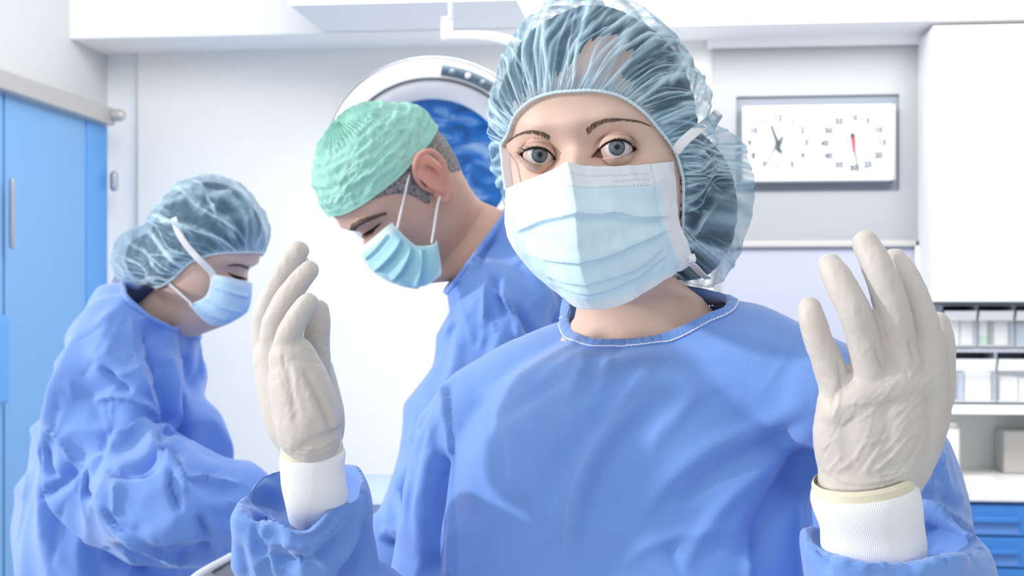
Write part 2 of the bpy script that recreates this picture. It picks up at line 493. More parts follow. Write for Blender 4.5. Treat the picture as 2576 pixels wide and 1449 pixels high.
V, F = loft(disc([(R0 - .001, .001), (R0 - .004, .008), (R0 - .034, .022)]), False, False); obj('outer_bezel', V, F, M_lampw, lamp)
V, F = loft(disc([(R0 - .034, .0215), (R0 - .035, .026), (R0 - .039, .026), (R0 - .040, .022)]), False, False); obj('gasket', V, F, M_gasket, lamp)
V, F = loft(disc([(R0 - .038, .022), (R0 - .05, .028), (R0 - .075, .026), (R0 - .083, .018), (R0 - .083, .0)]), False, False); obj('inner_bezel', V, F, M_lampw, lamp)
M_lampblue = bpy.data.materials.new('blue_reflector_glass'); M_lampblue.use_nodes = True
nt = M_lampblue.node_tree; b = nt.nodes['Principled BSDF']; b.inputs['Roughness'].default_value = .12; b.inputs['Coat Weight'].default_value = .5
tc = nt.nodes.new('ShaderNodeTexCoord'); mp = nt.nodes.new('ShaderNodeMapping'); mp.inputs['Scale'].default_value = (9, 9, 22); mp.inputs['Rotation'].default_value = (0, .5, 0)
n = nt.nodes.new('ShaderNodeTexNoise'); n.inputs['Scale'].default_value = 1.3; n.inputs['Detail'].default_value = 5; n.inputs['Distortion'].default_value = .8
cr = nt.nodes.new('ShaderNodeValToRGB'); e = cr.color_ramp.elements
e[0].position = .33; e[0].color = (.002, .07, .26, 1); e[1].position = .75; e[1].color = (.45, .68, .95, 1)
q = cr.color_ramp.elements.new(.5); q.color = (.01, .19, .62, 1)
nt.links.new(tc.outputs['Object'], mp.inputs[0]); nt.links.new(mp.outputs[0], n.inputs['Vector']); nt.links.new(n.outputs['Fac'], cr.inputs[0]); nt.links.new(cr.outputs[0], b.inputs['Base Color'])
V, F = loft(disc([(R0 - .083, .006), (.12, .0), (.06, -.006), (.004, -.008)]), False, True); obj('reflector', V, F, M_lampblue, lamp)
# control panel on the outer bezel
a = np.linspace(math.radians(84), math.radians(55), 16)
def bz(r, h, aa): return lc + ax * h + r * (np.cos(aa)[:, None] * lx * 1 + np.sin(aa)[:, None] * ly)
sgn = 1 if (lx @ RT) > 0 else -1
aa = a if sgn > 0 else np.pi - a
G = np.stack([bz(R0 - .009, .0125, aa), bz(R0 - .009, .0135, aa), bz(R0 - .029, .023, aa), bz(R0 - .029, .021, aa)], 0)
V, F = grid_mesh(G); obj('control_panel', V, F, mat('slate_panel', (.16, .22, .28), .5, .3), lamp, smooth=False)
for t in (.2, .5, .8):
    c = bz(R0 - .019, .0195, np.array([aa[0] * (1 - t) + aa[-1] * t]))[0]
    V, F = ellipsoid(c, .006, .006, .006, n=12); obj('button', V, F, M_white if t == .5 else M_grey_pl, lamp)
# suspension: drop rod from the ceiling, curved arm and yoke
yr = 3.28
pr = lambda px, py: on_y(px, py, yr)
rt = pr(1133, -50); rt = np.array([rt[0], rt[1], 3.0]); rb = pr(1133, 48); rb[0] = rt[0]
V, F = tube([rt - UP * .006, rb], [.0055, .0055], 16, 6); obj('drop_rod', V, F, M_steel_plain, lamp)
V, F = tube([pr(1124, 47), pr(1124, 100)], [.0130, .0130], 24, 6, round_ends=False); obj('rod_sleeve', V, F, M_white, lamp)
V, F = tube([pr(1124, 50), pr(1124, 46)], [.0160, .0160], 24, 4, round_ends=False); obj('rod_collar', V, F, M_steel_plain, lamp)
V, F = tube([P(1128, 90, 3.27), P(1200, 90, 3.24), P(1262, 98, 3.22), P(1330, 125, 3.2), P(1420, 190, 3.18), P(1480, 300, 3.15)], [.0095, .010, .011, .012, .013, .014], 20, 50, aspect=.9)
obj('suspension_arm', V, F, mat('arm_grey', (.62, .64, .64), .4, .4), lamp)
V, F = tube([P(1480, 300, 3.15), P(1440, 400, 3.2), P(1240, 460, 3.15)], [.016, .018, .02], 20, 20); obj('yoke', V, F, M_lampw, lamp)
cable = tube([on_y(1290, -10, 3.7), on_y(1340, 12, 3.7), on_y(1420, 38, 3.7), on_y(1560, 60, 3.7), on_y(1620, -60, 3.7)], [.003] * 5, 10, 40)
tag(obj('cable', cable[0], cable[1], M_white), 'thin white cable sagging under the ceiling behind the blue cap', 'cable')

# ---- steel wall unit with the twin clock
YU = YB - .05
X0, X1 = bX(1795, YU), bX(2352, YU)
unit = thing('steel_wall_unit', 'brushed steel wall unit that frames the twin clock and a frosted panel', 'wall unit', (X0, YU, bZ(2000, 900, YU)))
zU = lambda py, px=2050: bZ(px, py, YU)
cx0, cx1, cz0, cz1 = bX(1852, YU), bX(2262, YU), zU(482), zU(240)
px0, px1, pz1 = bX(1812, YU), bX(2318, YU), zU(610)
top = zU(118)
bx('steel_panel', M_steel, X0, X1, YU, YB - .031, cz1, top, unit)
bx('steel_panel', M_steel, X0, cx0, YU, YB - .031, cz0, cz1, unit)
bx('steel_panel', M_steel, cx1, X1, YU, YB - .031, cz0, cz1, unit)
bx('steel_panel', M_steel, X0, X1, YU, YB - .031, pz1, cz0, unit)
bx('steel_panel', M_steel, X0, px0, YU, YB - .031, .3, pz1, unit)
bx('steel_panel', M_steel, px1, X1, YU, YB - .031, .3, pz1, unit)
bx('recess_back', mat('recess_grey', (.27, .30, .35), .5, .3), cx0, cx1, YB - .035, YB - .031, cz0, cz1, unit)
bx('frosted_panel', M_lavender, px0, px1, YB - .042, YB - .032, .3, pz1, unit)
bx('panel_frame', M_beige, px0, px1, YU - .012, YU + .002, pz1 - .014, pz1 + .004, unit, .002)
bx('panel_frame', M_white, px1 - .02, px1 + .004, YU - .012, YU + .002, .3, pz1 + .004, unit, .002)
bx('head_strip', M_white, X0 - .02, X1 + .02, YU - .02, YB - .031, top, top + .07, unit, .003)

YC = YB - .10
kx0, kx1, kz0, kz1 = bX(1868, YC), bX(2246, YC), bZ(2050, 455, YC), bZ(2050, 264, YC)
clock = thing('twin_clock', 'white rectangular wall clock with two dials, one with a red hand', 'clock', ((kx0 + kx1) / 2, YC, (kz0 + kz1) / 2))
bx('case', mat('clock_white', (.74, .74, .74), .5, .3), kx0, kx1, YC, YB - .036, kz0, kz1, clock, .004)
bx('side_cap', M_steel_plain, kx1 - .002, kx1 + .010, YC + .004, YB - .036, kz0, kz1, clock, .002)
M_num = mat('numeral_grey', (.12, .14, .17), .6, .2); M_hand = mat('hand_dark', (.06, .09, .09), .4, .3); M_red = mat('red_hand', (.6, .05, .08), .4, .3)
def text_mesh(txt, size, cx, y, cz, m, parent, name):
    cu = bpy.data.curves.new('t', 'FONT'); cu.body = txt; cu.size = size; cu.align_x = 'CENTER'; cu.align_y = 'CENTER'; cu.extrude = .0006; cu.offset = .0010
    o = bpy.data.objects.new('t', cu); COL.objects.link(o); dg = bpy.context.evaluated_depsgraph_get()
    me = bpy.data.meshes.new_from_object(o.evaluated_get(dg)); bpy.data.objects.remove(o)
    V = np.array([(cx + v.co.x, y - v.co.z, cz + v.co.y) for v in me.vertices]); F = [tuple(p.vertices) for p in me.polygons]
    bpy.data.meshes.remove(me); return V, F
dial_r = .078
for cpx, labels, hands in ((1957, [str(i) for i in range(1, 13)], [((1957, 360), (1940, 315), .0045, M_hand), ((1957, 372), (1968, 345), .006, M_hand), ((1957, 352), (1926, 418), .002, M_hand), ((1957, 374), (1966, 382), .006, M_hand)]),
                           (2147, [str(i * 5) for i in range(1, 13)], [((2146, 342), (2149, 380), .0062, M_red), ((2149, 376), (2162, 432), .0022, M_hand), ((2145, 340), (2147, 352), .0075, M_hand)])):
    c = on_y(cpx, 360, YC)
    parts = []
    for i, s in enumerate(labels):
        ang = math.radians(90 - 30 * (i + 1))
        tV, tF = (text_mesh(s, .026, c[0] + dial_r * math.cos(ang) * 1.12, YC - .0012, c[2] + dial_r * math.sin(ang), M_num, clock, 'numeral')); obj('numeral', tV, tF, M_num, clock, smooth=False)
    for (a0, a1, w, m) in hands:
        A = on_y(*a0, YC - .006); B = on_y(*a1, YC - .006)
        V, F = tube([A, B], [w, w * .6], 10, 4); obj('clock_hand', V, F, m, clock)
    V, F = ellipsoid(np.array([c[0], YC - .004, c[2]]), .006, .004, .006, n=12); obj('hub', V, F, M_hand if cpx < 2000 else M_red, clock)

# ---- white wall cupboard, bin rack, shelf, worktop, drawers
YW = YB - .30
wx0 = bX(2347, YW); 
cup = thing('wall_cupboard', 'tall white wall cupboard at the right edge above the storage bins', 'cupboard', (wx0, YW, 1.47))
zc0 = bZ(2450, 760, YW)
bx('body', M_white, wx0, 2.6, YW, YB - .001, zc0, 2.28, cup, .002)
bx('door', M_white, wx0 + .003, wx0 + .55, YW - .018, YW, zc0 + .003, 2.277, cup, .002)
bx('door', M_white, wx0 + .556, wx0 + 1.1, YW - .018, YW, zc0 + .003, 2.277, cup, .002)
# bin rack
YR = YB - .22
rz0 = bZ(2450, 1022, YB - .30) + .001
rack = thing('bin_rack', 'grey rack of clear tilt bins in two rows under the white cupboard', 'storage rack', (wx0, YR, rz0))
rx1 = wx0 + 1.0
z_r = [bZ(2450, y, YR) for y in (764, 873, 886, 1020)]
bx('back_panel', M_grey_pl, wx0, rx1, YB - .012, YB - .001, rz0, z_r[0], rack)
bx('top_strip', M_grey_pl, wx0, rx1, YR, YB - .012, z_r[0] - .006, z_r[0], rack)
bx('divider', mat('pale_grey_plastic', (.5, .53, .6), .4, .4), wx0, rx1, YR, YB - .012, z_r[2], z_r[1], rack)
bx('base_strip', M_grey_pl, wx0, rx1, YR, YB - .012, rz0, z_r[3] + .004, rack)
def tiltbin(xa, xb, z0, z1):
    lip = z1 - (z1 - z0) * .36; top_ = z1 - (z1 - z0) * .13
    t = .003
    pr = [bx('bin_side', M_grey_pl, xa - .004, xa + .004, YR - .004, YB - .02, z0, z1, rack)]
    V = np.array([(xa + .004, YR - .03, top_), (xb - .004, YR - .03, top_), (xb - .004, YR - .012, lip), (xa + .004, YR - .012, lip),
                  (xa + .004, YR - .026, top_), (xb - .004, YR - .026, top_), (xb - .004, YR - .008, lip), (xa + .004, YR - .008, lip)])
    obj('bin_lip', V, [(0, 1, 2, 3), (7, 6, 5, 4), (0, 4, 5, 1), (3, 2, 6, 7), (1, 5, 6, 2), (0, 3, 7, 4)], M_white, rack, smooth=False)
    bx('bin_floor', M_clear, xa + .004, xb - .004, YR - .01, YB - .03, z0 + .001, z0 + .005, rack)
    bx('bin_window', mat('clear_plastic_window', (.85, .88, .92), .15, .5, alpha=.18), xa + .004, xb - .004, YR - .012, YR - .009, z0 + .004, lip, rack)
r1 = [bX(p, YR) for p in (2368, 2456, 2549)]; w1 = r1[1] - r1[0]; r1 += [r1[-1] + w1, r1[-1] + 2 * w1]; r1 = [r1[0] - w1 * .0] + r1[1:]
for a_, b_ in zip(r1[:-1], r1[1:]): tiltbin(a_, b_, z_r[1] + .001, z_r[0] - .006)
r2 = [bX(p, YR) for p in (2393, 2504)]; w2 = r2[1] - r2[0]; r2 += [r2[-1] + w2, r2[-1] + 2 * w2]
for a_, b_ in zip(r2[:-1], r2[1:]): tiltbin(a_, b_, rz0 + .005, z_r[2])
def carton(pa, pb, ztop_py, z0, m, lab, depth=.10, yo=.02):
    a_, b_ = bX(pa, YR + yo), bX(pb, YR + yo)
    V, F = bevel_box(a_, b_, YR + yo, YR + yo + depth, z0, bZ(2450, ztop_py, YR + yo), .002)
    return tag(obj('carton', V, F, m, None, smooth=False), lab, 'box')
zr1 = z_r[1] + .0065; zr2 = rz0 + .0105
carton(2378, 2413, 806, zr1, M_box, 'white carton at the left of the first upper bin')
carton(2417, 2448, 806, zr1, M_box, 'white carton at the right of the first upper bin')
g = carton(2463, 2483, 806, zr1, M_box, 'narrow white and green carton in the second upper bin')
carton(2502, 2536, 808, zr1, mat('carton_cream', (.84, .84, .78), .7, .2), 'cream carton beside the green one in the second upper bin')
carton(2556, 2590, 815, zr1, M_bluebox, 'grey blue carton in the upper bin at the right edge')
carton(2409, 2424, 938, zr2, M_bluebox, 'thin blue grey folder in the first lower bin')
carton(2428, 2493, 934, zr2, M_box, 'large white carton in the first lower bin')
carton(2515, 2560, 948, zr2, M_box, 'white carton in the second lower bin')
carton(2564, 2600, 952, zr2, M_box, 'white carton cut by the right edge in the second lower bin')
lb = bevel_box(bX(2463, YR + .016), bX(2483, YR + .016), YR + .016, YR + .0195, zr1, bZ(2450, 845, YR), .0005)
o = obj('label', lb[0] - 0, lb[1], M_green, None, smooth=False); o.parent = g; o['label'] = 'green label on the carton'
# shelf board
YS = YB - .30
s = bevel_box(bX(2360, YS), 2.6, YS, YB - .001, bZ(2450, 1042, YS), bZ(2450, 1022, YS), .002)
tag(obj('shelf_board', s[0], s[1], M_white, smooth=False), 'white shelf board carrying the bin rack', 'shelf')
s = box(bX(2330, YB - .02), 2.6, YB - .02, YB - .001, .91, bZ(2450, 1040, YB))
tag(obj('splashback', s[0], s[1], M_splash, smooth=False), 'grey green splashback panel behind the worktop', 'splashback')
YK = 4.02
zk = bZ(2450, 1262, YK); zkt = zk + .03
s = bevel_box(bX(2240, YK), 2.6, YK, YB - .021, zk, zkt, .004)
tag(obj('worktop', s[0], s[1], M_counter, smooth=False), 'pale worktop over the blue drawers', 'worktop')
# canister, tray on the worktop
cc = P(2368, 1232, 4.25); cc[2] = zkt
can = thing('paper_roll_holder', 'white cylindrical canister on the worktop beside the blue sleeve', 'canister', cc)
a = np.linspace(0, 2 * np.pi, 40, endpoint=False)
def lathe(c, prof, n=40):
    a = np.linspace(0, 2 * np.pi, n, endpoint=False)
    return loft([np.stack([c[0] + r * np.cos(a), c[1] + r * np.sin(a), np.full(n, c[2] + h)], 1) for r, h in prof])
V, F = lathe(cc, [(.03, 0), (.05, .001), (.052, .004), (.052, .145), (.049, .15), (.03, .151)]); obj('body', V, F, M_white, can)
V, F = lathe(cc, [(.054, .145), (.055, .147), (.055, .158), (.05, .163), (.02, .166)]); obj('lid', V, F, M_beige, can)
pc = bX(2420, 4.2)
s = bevel_box(pc, pc + .09, 4.1, 4.25, zkt + .0005, zkt + .012, .004)
tag(obj('small_tray', s[0], s[1], M_white, smooth=False), 'low white tray lying on the worktop beside the canister', 'tray')
s = bevel_box(bX(2525, YB - .16), 2.5, YB - .16, YB - .03, zkt + .0005, zkt + .13, .006)
tag(obj('appliance', s[0], s[1], M_beige, smooth=False), 'beige box shaped appliance on the worktop at the right edge', 'appliance')
# drawer cabinet
YD = 4.05
dc = thing('drawer_cabinet', 'bright blue cabinet of wide drawers under the pale worktop', 'drawer cabinet', (bX(2300, YD), YD, 0))
dx0, dx1 = bX(2260, YD), bX(2568, YD)
bx('carcass', M_blue_drawer, dx0, 2.55, YD, YB - .025, .02, zk - .002, dc)
edges = [1268, 1349, 1428, 1508, 1590, 1672]
for k in range(5):
    za, zb_ = bZ(2450, edges[k + 1] - 2, YD - .02), bZ(2450, edges[k] + 2, YD - .02)
    for (xa, xb, gx1) in ((dx0, bX(2585, YD - .02), bX(2562, YD - .02)), (bX(2590, YD - .02), 2.54, 2.5)):
        dr = bx('drawer', M_blue_drawer, xa, xb, YD - .02, YD - .0005, za, zb_, dc, .002)
        h = zb_ - za
        gp = bx('grip', M_drawer_grip, xa + .03, gx1, YD - .0215, YD - .0202, za + h * .06, za + h * .42, None)
        gp.data.transform(Matrix.Translation(-Vector(base_of(dc)))); gp.parent = dr
        gp = bx('grip_lip', M_blue_drawer, xa + .03, gx1, YD - .034, YD - .0202, za + h * .44, za + h * .62, None, .003)
        gp.data.transform(Matrix.Translation(-Vector(base_of(dc)))); gp.parent = dr
# ================================================================== people: shared builders
def mat_cap(name, col, hot, base_alpha=.42, fold_alpha=.45, uscale=60., vscale=3., rough=.6):
    """thin non-woven fabric: partly see-through, denser and paler where it is gathered or doubled (UV: x round the opening, y towards the crown)"""
    m = bpy.data.materials.new(name); m.use_nodes = True; nt = m.node_tree; L = nt.links.new
    b = nt.nodes['Principled BSDF']; b.inputs['Roughness'].default_value = rough; b.inputs['Specular IOR Level'].default_value = .25
    at = nt.nodes.new('ShaderNodeAttribute'); at.attribute_name = 'fold'
    tc = nt.nodes.new('ShaderNodeTexCoord')
    mp = nt.nodes.new('ShaderNodeMapping'); mp.inputs['Scale'].default_value = (uscale, vscale, 1); L(tc.outputs['UV'], mp.inputs[0])
    n = nt.nodes.new('ShaderNodeTexNoise'); n.inputs['Scale'].default_value = 1; n.inputs['Detail'].default_value = 5; n.inputs['Distortion'].default_value = 1.1; L(mp.outputs[0], n.inputs['Vector'])
    f = nt.nodes.new('ShaderNodeTexNoise'); f.inputs['Scale'].default_value = 420; f.inputs['Detail'].default_value = 3; L(tc.outputs['Object'], f.inputs['Vector'])
    r = nt.nodes.new('ShaderNodeMapRange'); r.inputs['From Min'].default_value = .54; r.inputs['From Max'].default_value = .72; L(n.outputs['Fac'], r.inputs['Value'])
    mx = nt.nodes.new('ShaderNodeMath'); mx.operation = 'MULTIPLY'; mx.inputs[1].default_value = .55; L(r.outputs[0], mx.inputs[0])
    ad = nt.nodes.new('ShaderNodeMath'); ad.operation = 'ADD'; ad.use_clamp = True; L(mx.outputs[0], ad.inputs[0]); L(at.outputs['Fac'], ad.inputs[1])
    c = nt.nodes.new('ShaderNodeMix'); c.data_type = 'RGBA'; c.inputs[6].default_value = (*col, 1); c.inputs[7].default_value = (*hot, 1); L(ad.outputs[0], c.inputs[0]); L(c.outputs[2], b.inputs['Base Color'])
    a1 = nt.nodes.new('ShaderNodeMath'); a1.operation = 'MULTIPLY_ADD'; a1.inputs[1].default_value = fold_alpha; a1.inputs[2].default_value = base_alpha - .12; L(ad.outputs[0], a1.inputs[0])
    a2 = nt.nodes.new('ShaderNodeMath'); a2.operation = 'MULTIPLY_ADD'; a2.inputs[1].default_value = .24; a2.use_clamp = True; L(f.outputs['Fac'], a2.inputs[0]); L(a1.outputs[0], a2.inputs[2])
    L(a2.outputs[0], b.inputs['Alpha'])
    bp = nt.nodes.new('ShaderNodeBump'); bp.inputs['Strength'].default_value = .5; bp.inputs['Distance'].default_value = .003; L(n.outputs['Fac'], bp.inputs['Height']); L(bp.outputs[0], b.inputs['Normal'])
    return m

M_skin = mat('fair_skin', (.735, .535, .445), .5, .35, sss=.12, noise=(55, .35, (.69, .46, .375)), bump=('noise', 900, .12))
def add_tint(m, name, color):
    nt = m.node_tree; b = nt.nodes['Principled BSDF']; src = b.inputs['Base Color'].links[0].from_socket
    at = nt.nodes.new('ShaderNodeAttribute'); at.attribute_name = name; x = nt.nodes.new('ShaderNodeMix'); x.data_type = 'RGBA'; x.inputs[7].default_value = (*color, 1)
    nt.links.new(at.outputs['Fac'], x.inputs[0]); nt.links.new(src, x.inputs[6]); nt.links.new(x.outputs[2], b.inputs['Base Color'])
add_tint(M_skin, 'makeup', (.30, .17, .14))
M_skin_man = mat('tanned_skin', (.70, .45, .35), .5, .35, sss=.1, noise=(40, .45, (.62, .36, .28)), bump=('noise', 500, .15))
M_ear = mat('ear_skin', (.72, .34, .27), .5, .35, sss=.2)
M_hair = mat('dark_hair', (.035, .028, .028), .5, .3, bump=('noise', 240, .5))
M_hair_man = mat('grey_brown_hair', (.16, .13, .12), .6, .2, noise=(260, .9, (.42, .40, .40)), bump=('noise', 500, .6))
M_brow = mat('brow_hair', (.20, .135, .105), .7, .1)
M_lash = mat('lash', (.025, .018, .016), .6, .1)
M_gown = mat('blue_gown_fabric', (.165, .325, .75), .62, .3, sheen=.4, bump=('weave', 820, .30))
M_gown_far = mat('blue_gown_fabric_far', (.175, .335, .78), .62, .3, sheen=.45)
M_knit = bpy.data.materials.new('white_knit'); M_knit.use_nodes = True
_nt = M_knit.node_tree; _b = _nt.nodes['Principled BSDF']; _b.inputs['Base Color'].default_value = (.86, .87, .90, 1); _b.inputs['Roughness'].default_value = .85; _b.inputs['Specular IOR Level'].default_value = .1
_tc = _nt.nodes.new('ShaderNodeTexCoord'); _w = _nt.nodes.new('ShaderNodeTexWave'); _w.inputs['Scale'].default_value = 8; _w.inputs['Distortion'].default_value = 0
_nt.links.new(_tc.outputs['UV'], _w.inputs['Vector']); _bp = _nt.nodes.new('ShaderNodeBump'); _bp.inputs['Strength'].default_value = .22; _bp.inputs['Distance'].default_value = .002
_nt.links.new(_w.outputs['Fac'], _bp.inputs['Height']); _nt.links.new(_bp.outputs[0], _b.inputs['Normal'])
M_latex = mat('latex_glove', (.60, .575, .54), .5, .3, sss=.1, noise=(22, .4, (.64, .54, .48)), bump=('noise', 200, .12))
M_hem = mat('latex_rolled_hem', (.72, .68, .53), .35, .4, sss=.1, bump=('noise', 90, .5))
M_mask = mat('mask_blue', (.46, .70, .86), .75, .15, bump=('noise', 700, .1))
M_tie = mat('white_tie', (.86, .87, .90), .8, .1, bump=('noise', 900, .1))

# ---- eyes
def eye_mat(iris, iris2):
    m = bpy.data.materials.new('eye'); m.use_nodes = True; nt = m.node_tree; L = nt.links.new
    b = nt.nodes['Principled BSDF']; b.inputs['Roughness'].default_value = .12; b.inputs['Coat Weight'].default_value = .12; b.inputs['Coat Roughness'].default_value = .03; b.inputs['Specular IOR Level'].default_value = .25
    tc = nt.nodes.new('ShaderNodeTexCoord'); sp = nt.nodes.new('ShaderNodeSeparateXYZ'); L(tc.outputs['Object'], sp.inputs[0])
    cb = nt.nodes.new('ShaderNodeCombineXYZ'); L(sp.outputs[0], cb.inputs[0]); L(sp.outputs[2], cb.inputs[1])
    ln = nt.nodes.new('ShaderNodeVectorMath'); ln.operation = 'LENGTH'; L(cb.outputs[0], ln.inputs[0])
    nrm = nt.nodes.new('ShaderNodeVectorMath'); nrm.operation = 'NORMALIZE'; L(cb.outputs[0], nrm.inputs[0])
    n = nt.nodes.new('ShaderNodeTexNoise'); n.inputs['Scale'].default_value = 7; n.inputs['Detail'].default_value = 3; L(nrm.outputs[0], n.inputs['Vector'])
    mm = nt.nodes.new('ShaderNodeMath'); mm.operation = 'MULTIPLY'; mm.inputs[1].default_value = 100; L(ln.outputs['Value'], mm.inputs[0])
    cr = nt.nodes.new('ShaderNodeValToRGB'); L(mm.outputs[0], cr.inputs[0]); e = cr.color_ramp.elements
    stops = [(0, (.004, .004, .005)), (.17, (.004, .004, .005)), (.20, iris2), (.40, iris), (.53, tuple(c * .7 for c in iris)), (.60, (.05, .07, .10)), (.66, (.62, .59, .60)), (.85, (.60, .55, .55)), (1, (.58, .40, .38))]
    e[0].position = 0; e[0].color = (*stops[0][1], 1); e[1].position = 1; e[1].color = (*stops[-1][1], 1)
    for p, c in stops[1:-1]:
        q = e.new(p); q.color = (*c, 1)
    x = nt.nodes.new('ShaderNodeMix'); x.data_type = 'RGBA'; x.blend_type = 'MULTIPLY'
    r = nt.nodes.new('ShaderNodeMapRange'); r.inputs['To Min'].default_value = .55; r.inputs['To Max'].default_value = 1.35; r.inputs['From Min'].default_value = .3; r.inputs['From Max'].default_value = .7; L(n.outputs['Fac'], r.inputs['Value'])
    lt = nt.nodes.new('ShaderNodeMath'); lt.operation = 'LESS_THAN'; lt.inputs[1].default_value = .6; L(mm.outputs[0], lt.inputs[0])
    L(lt.outputs[0], x.inputs[0]); L(cr.outputs[0], x.inputs[6]); L(r.outputs[0], x.inputs[7]); L(x.outputs[2], b.inputs['Base Color'])
    return m
M_eye = eye_mat((.135, .170, .195), (.07, .09, .10))
def sphere_eye(R=.0122):
    a = np.linspace(0, 2 * np.pi, 64, endpoint=False); rings = []
    for t in np.linspace(.001, math.pi - .001, 56):
        rr, y = R * math.sin(t), -R * math.cos(t)
        if t < math.asin(.0058 / R): y -= .0009 * (1 - (math.sin(t) * R / .0058) ** 2)
        rings.append(np.stack([rr * np.cos(a), np.full(64, y), rr * np.sin(a)], 1))
    return loft(rings, True, True)
def place_eye(parent, c, target_px, R=.0122):
    """eyeball at c whose iris centre is seen at target_px"""
    V, F = sphere_eye(R)
    v = ray(*target_px); oc = CAM - c; bq = (oc * v).sum(); disc = bq * bq - ((oc ** 2).sum() - R * R)
    hitp = CAM + v * (-bq - math.sqrt(disc)) if disc > 0 else CAM + v * (-bq)
    g = hitp - c; g /= np.linalg.norm(g)
    y = -g; x = np.cross(y, UP); x /= np.linalg.norm(x); z = np.cross(x, y)
    me = new_mesh(V, F); me.name = 'eye'; me.polygons.foreach_set('use_smooth', np.ones(len(me.polygons), dtype=bool)); me.materials.append(M_eye)
    o = bpy.data.objects.new('eye', me); COL.objects.link(o); o.parent = parent
    M = Matrix((x, y, z)).transposed().to_4x4(); M.translation = Vector(c - base_of(parent)); o.matrix_local = M
    return o

# ---- head
PZ = np.array([-.125, -.112, -.10, -.085, -.065, -.04, -.015, 0, .02, .04, .06, .08, .095, .107, .114, .1165])
PF = np.array([.045, .083, .090, .089, .089, .086, .086, .085, .090, .0915, .088, .080, .068, .050, .027, .001])   # front
PB = np.array([.068, .068, .068, .070, .076, .087, .094, .097, .099, .097, .090, .077, .062, .044, .023, .001])   # back
PW = np.array([.050, .047, .050, .056, .062, .068, .0725, .074, .0765, .076, .0725, .064, .053, .038, .020, .001])   # half width
def head_rings(zs, phi, jaw=.30, sc=(1, 1, 1)):
    f = np.interp(zs, PZ, PF); bk = np.interp(zs, PZ, PB); w = np.interp(zs, PZ, PW)
    for arr in (f, bk, w):
        k = np.ones(9) / 9; arr[:] = np.convolve(np.pad(arr, 4, mode='edge'), k, 'valid') if len(arr) > 20 else arr
    s, c = np.sin(phi)[None, :], np.cos(phi)[None, :]
    j = jaw * smoothstep(-.01, -.11, zs)[:, None]
    e = .93
    x = w[:, None] * np.sign(s) * np.abs(s) ** e * (1 - j * np.clip(c, 0, 1) ** 1.3)
    y = np.where(c > 0, -f[:, None] * np.abs(c) ** e, bk[:, None] * np.abs(c) ** e)
    return np.stack([x * sc[0], y * sc[1], np.repeat(zs[:, None], len(phi), 1) * sc[2]], -1)
def G(x, z, cx, cz, sx, sz, rot=0):
    dx, dz = x - cx, z - cz
    if rot: cr_, sr_ = math.cos(rot), math.sin(rot); dx, dz = dx * cr_ + dz * sr_, -dx * sr_ + dz * cr_
    return np.exp(-(dx / sx) ** 2 - (dz / sz) ** 2)
def face_sculpt(R, man=0.):
    """R (...,3) head-local; push features along the facing axis (-y)"""
    x, y, z = R[..., 0], R[..., 1], R[..., 2]
    fr = smoothstep(.0, -.045, y)
    b = 0
    for s in (-1, 1):
        b = b - .0105 * G(x, z, s * .0335, -.004, .0175, .0135)               # socket
        b = b - .0035 * G(x, z, s * .017, .002, .008, .012)                  # inner corner hollow
        b = b + (.0030 + .003 * man) * G(x, z, s * .030, .021, .024, .008, s * .12)     # brow ridge
        b = b + .0050 * G(x, z, s * .046, -.036, .022, .018)                 # cheekbone
        b = b - .0025 * G(x, z, s * .066, .005, .012, .02)                   # temple
        b = b + .0055 * G(x, z, s * .0125, -.046, .0065, .007)               # nostril wings
    b = b + .0020 * G(x, z, 0, .018, .012, .010) - .003 * G(x, z, 0, .001, .012, .009)
    ramp = smoothstep(.012, -.040, z) * smoothstep(-.062, -.050, z)
    b = b + (.0225 * ramp + .002) * np.exp(-(x / (.0078 + .004 * ramp)) ** 2) * smoothstep(.02, .0, z)
    b = b + .006 * G(x, z, 0, -.043, .010, .008)
    b = b + .0065 * G(x, z, 0, -.068, .024, .006) + .0055 * G(x, z, 0, -.079, .020, .0055) - .004 * G(x, z, 0, -.0735, .022, .002)
    b = b + .006 * G(x, z, 0, -.101, .016, .010)
    R = R.copy(); R[..., 1] = y - b * fr
    return R
def dense(a, b, breaks):
    """positions between a and b with step sizes given by (until, step)"""
    out = [a]
    while out[-1] < b - 1e-9:
        st = next(s for u, s in breaks if out[-1] < u - 1e-9); out.append(min(b, out[-1] + st))
    return np.array(out)
def rotm(yaw, pitch, roll):
    """head/torso orientation in camera axes. yaw>0 turns the face towards the left of the photo, pitch>0 bows forward, roll>0 leans the crown to the photo's left"""
    cy, sy = math.cos(-yaw), math.sin(-yaw); A = np.array([[cy, -sy, 0], [sy, cy, 0], [0, 0, 1]])
    cp, sp = math.cos(pitch), math.sin(pitch); B = np.array([[1, 0, 0], [0, cp, -sp], [0, sp, cp]])
    cr, sr = math.cos(roll), math.sin(roll); C = np.array([[cr, 0, -sr], [0, 1, 0], [sr, 0, cr]])   # about view axis
    C = np.array([[math.cos(-roll), 0, math.sin(-roll)], [0, 1, 0], [-math.sin(-roll), 0, math.cos(-roll)]])
    W = np.stack([RT, FW, UP], 1)
    return W @ C @ A @ B
def to_world(R, M, c): return R @ M.T + c

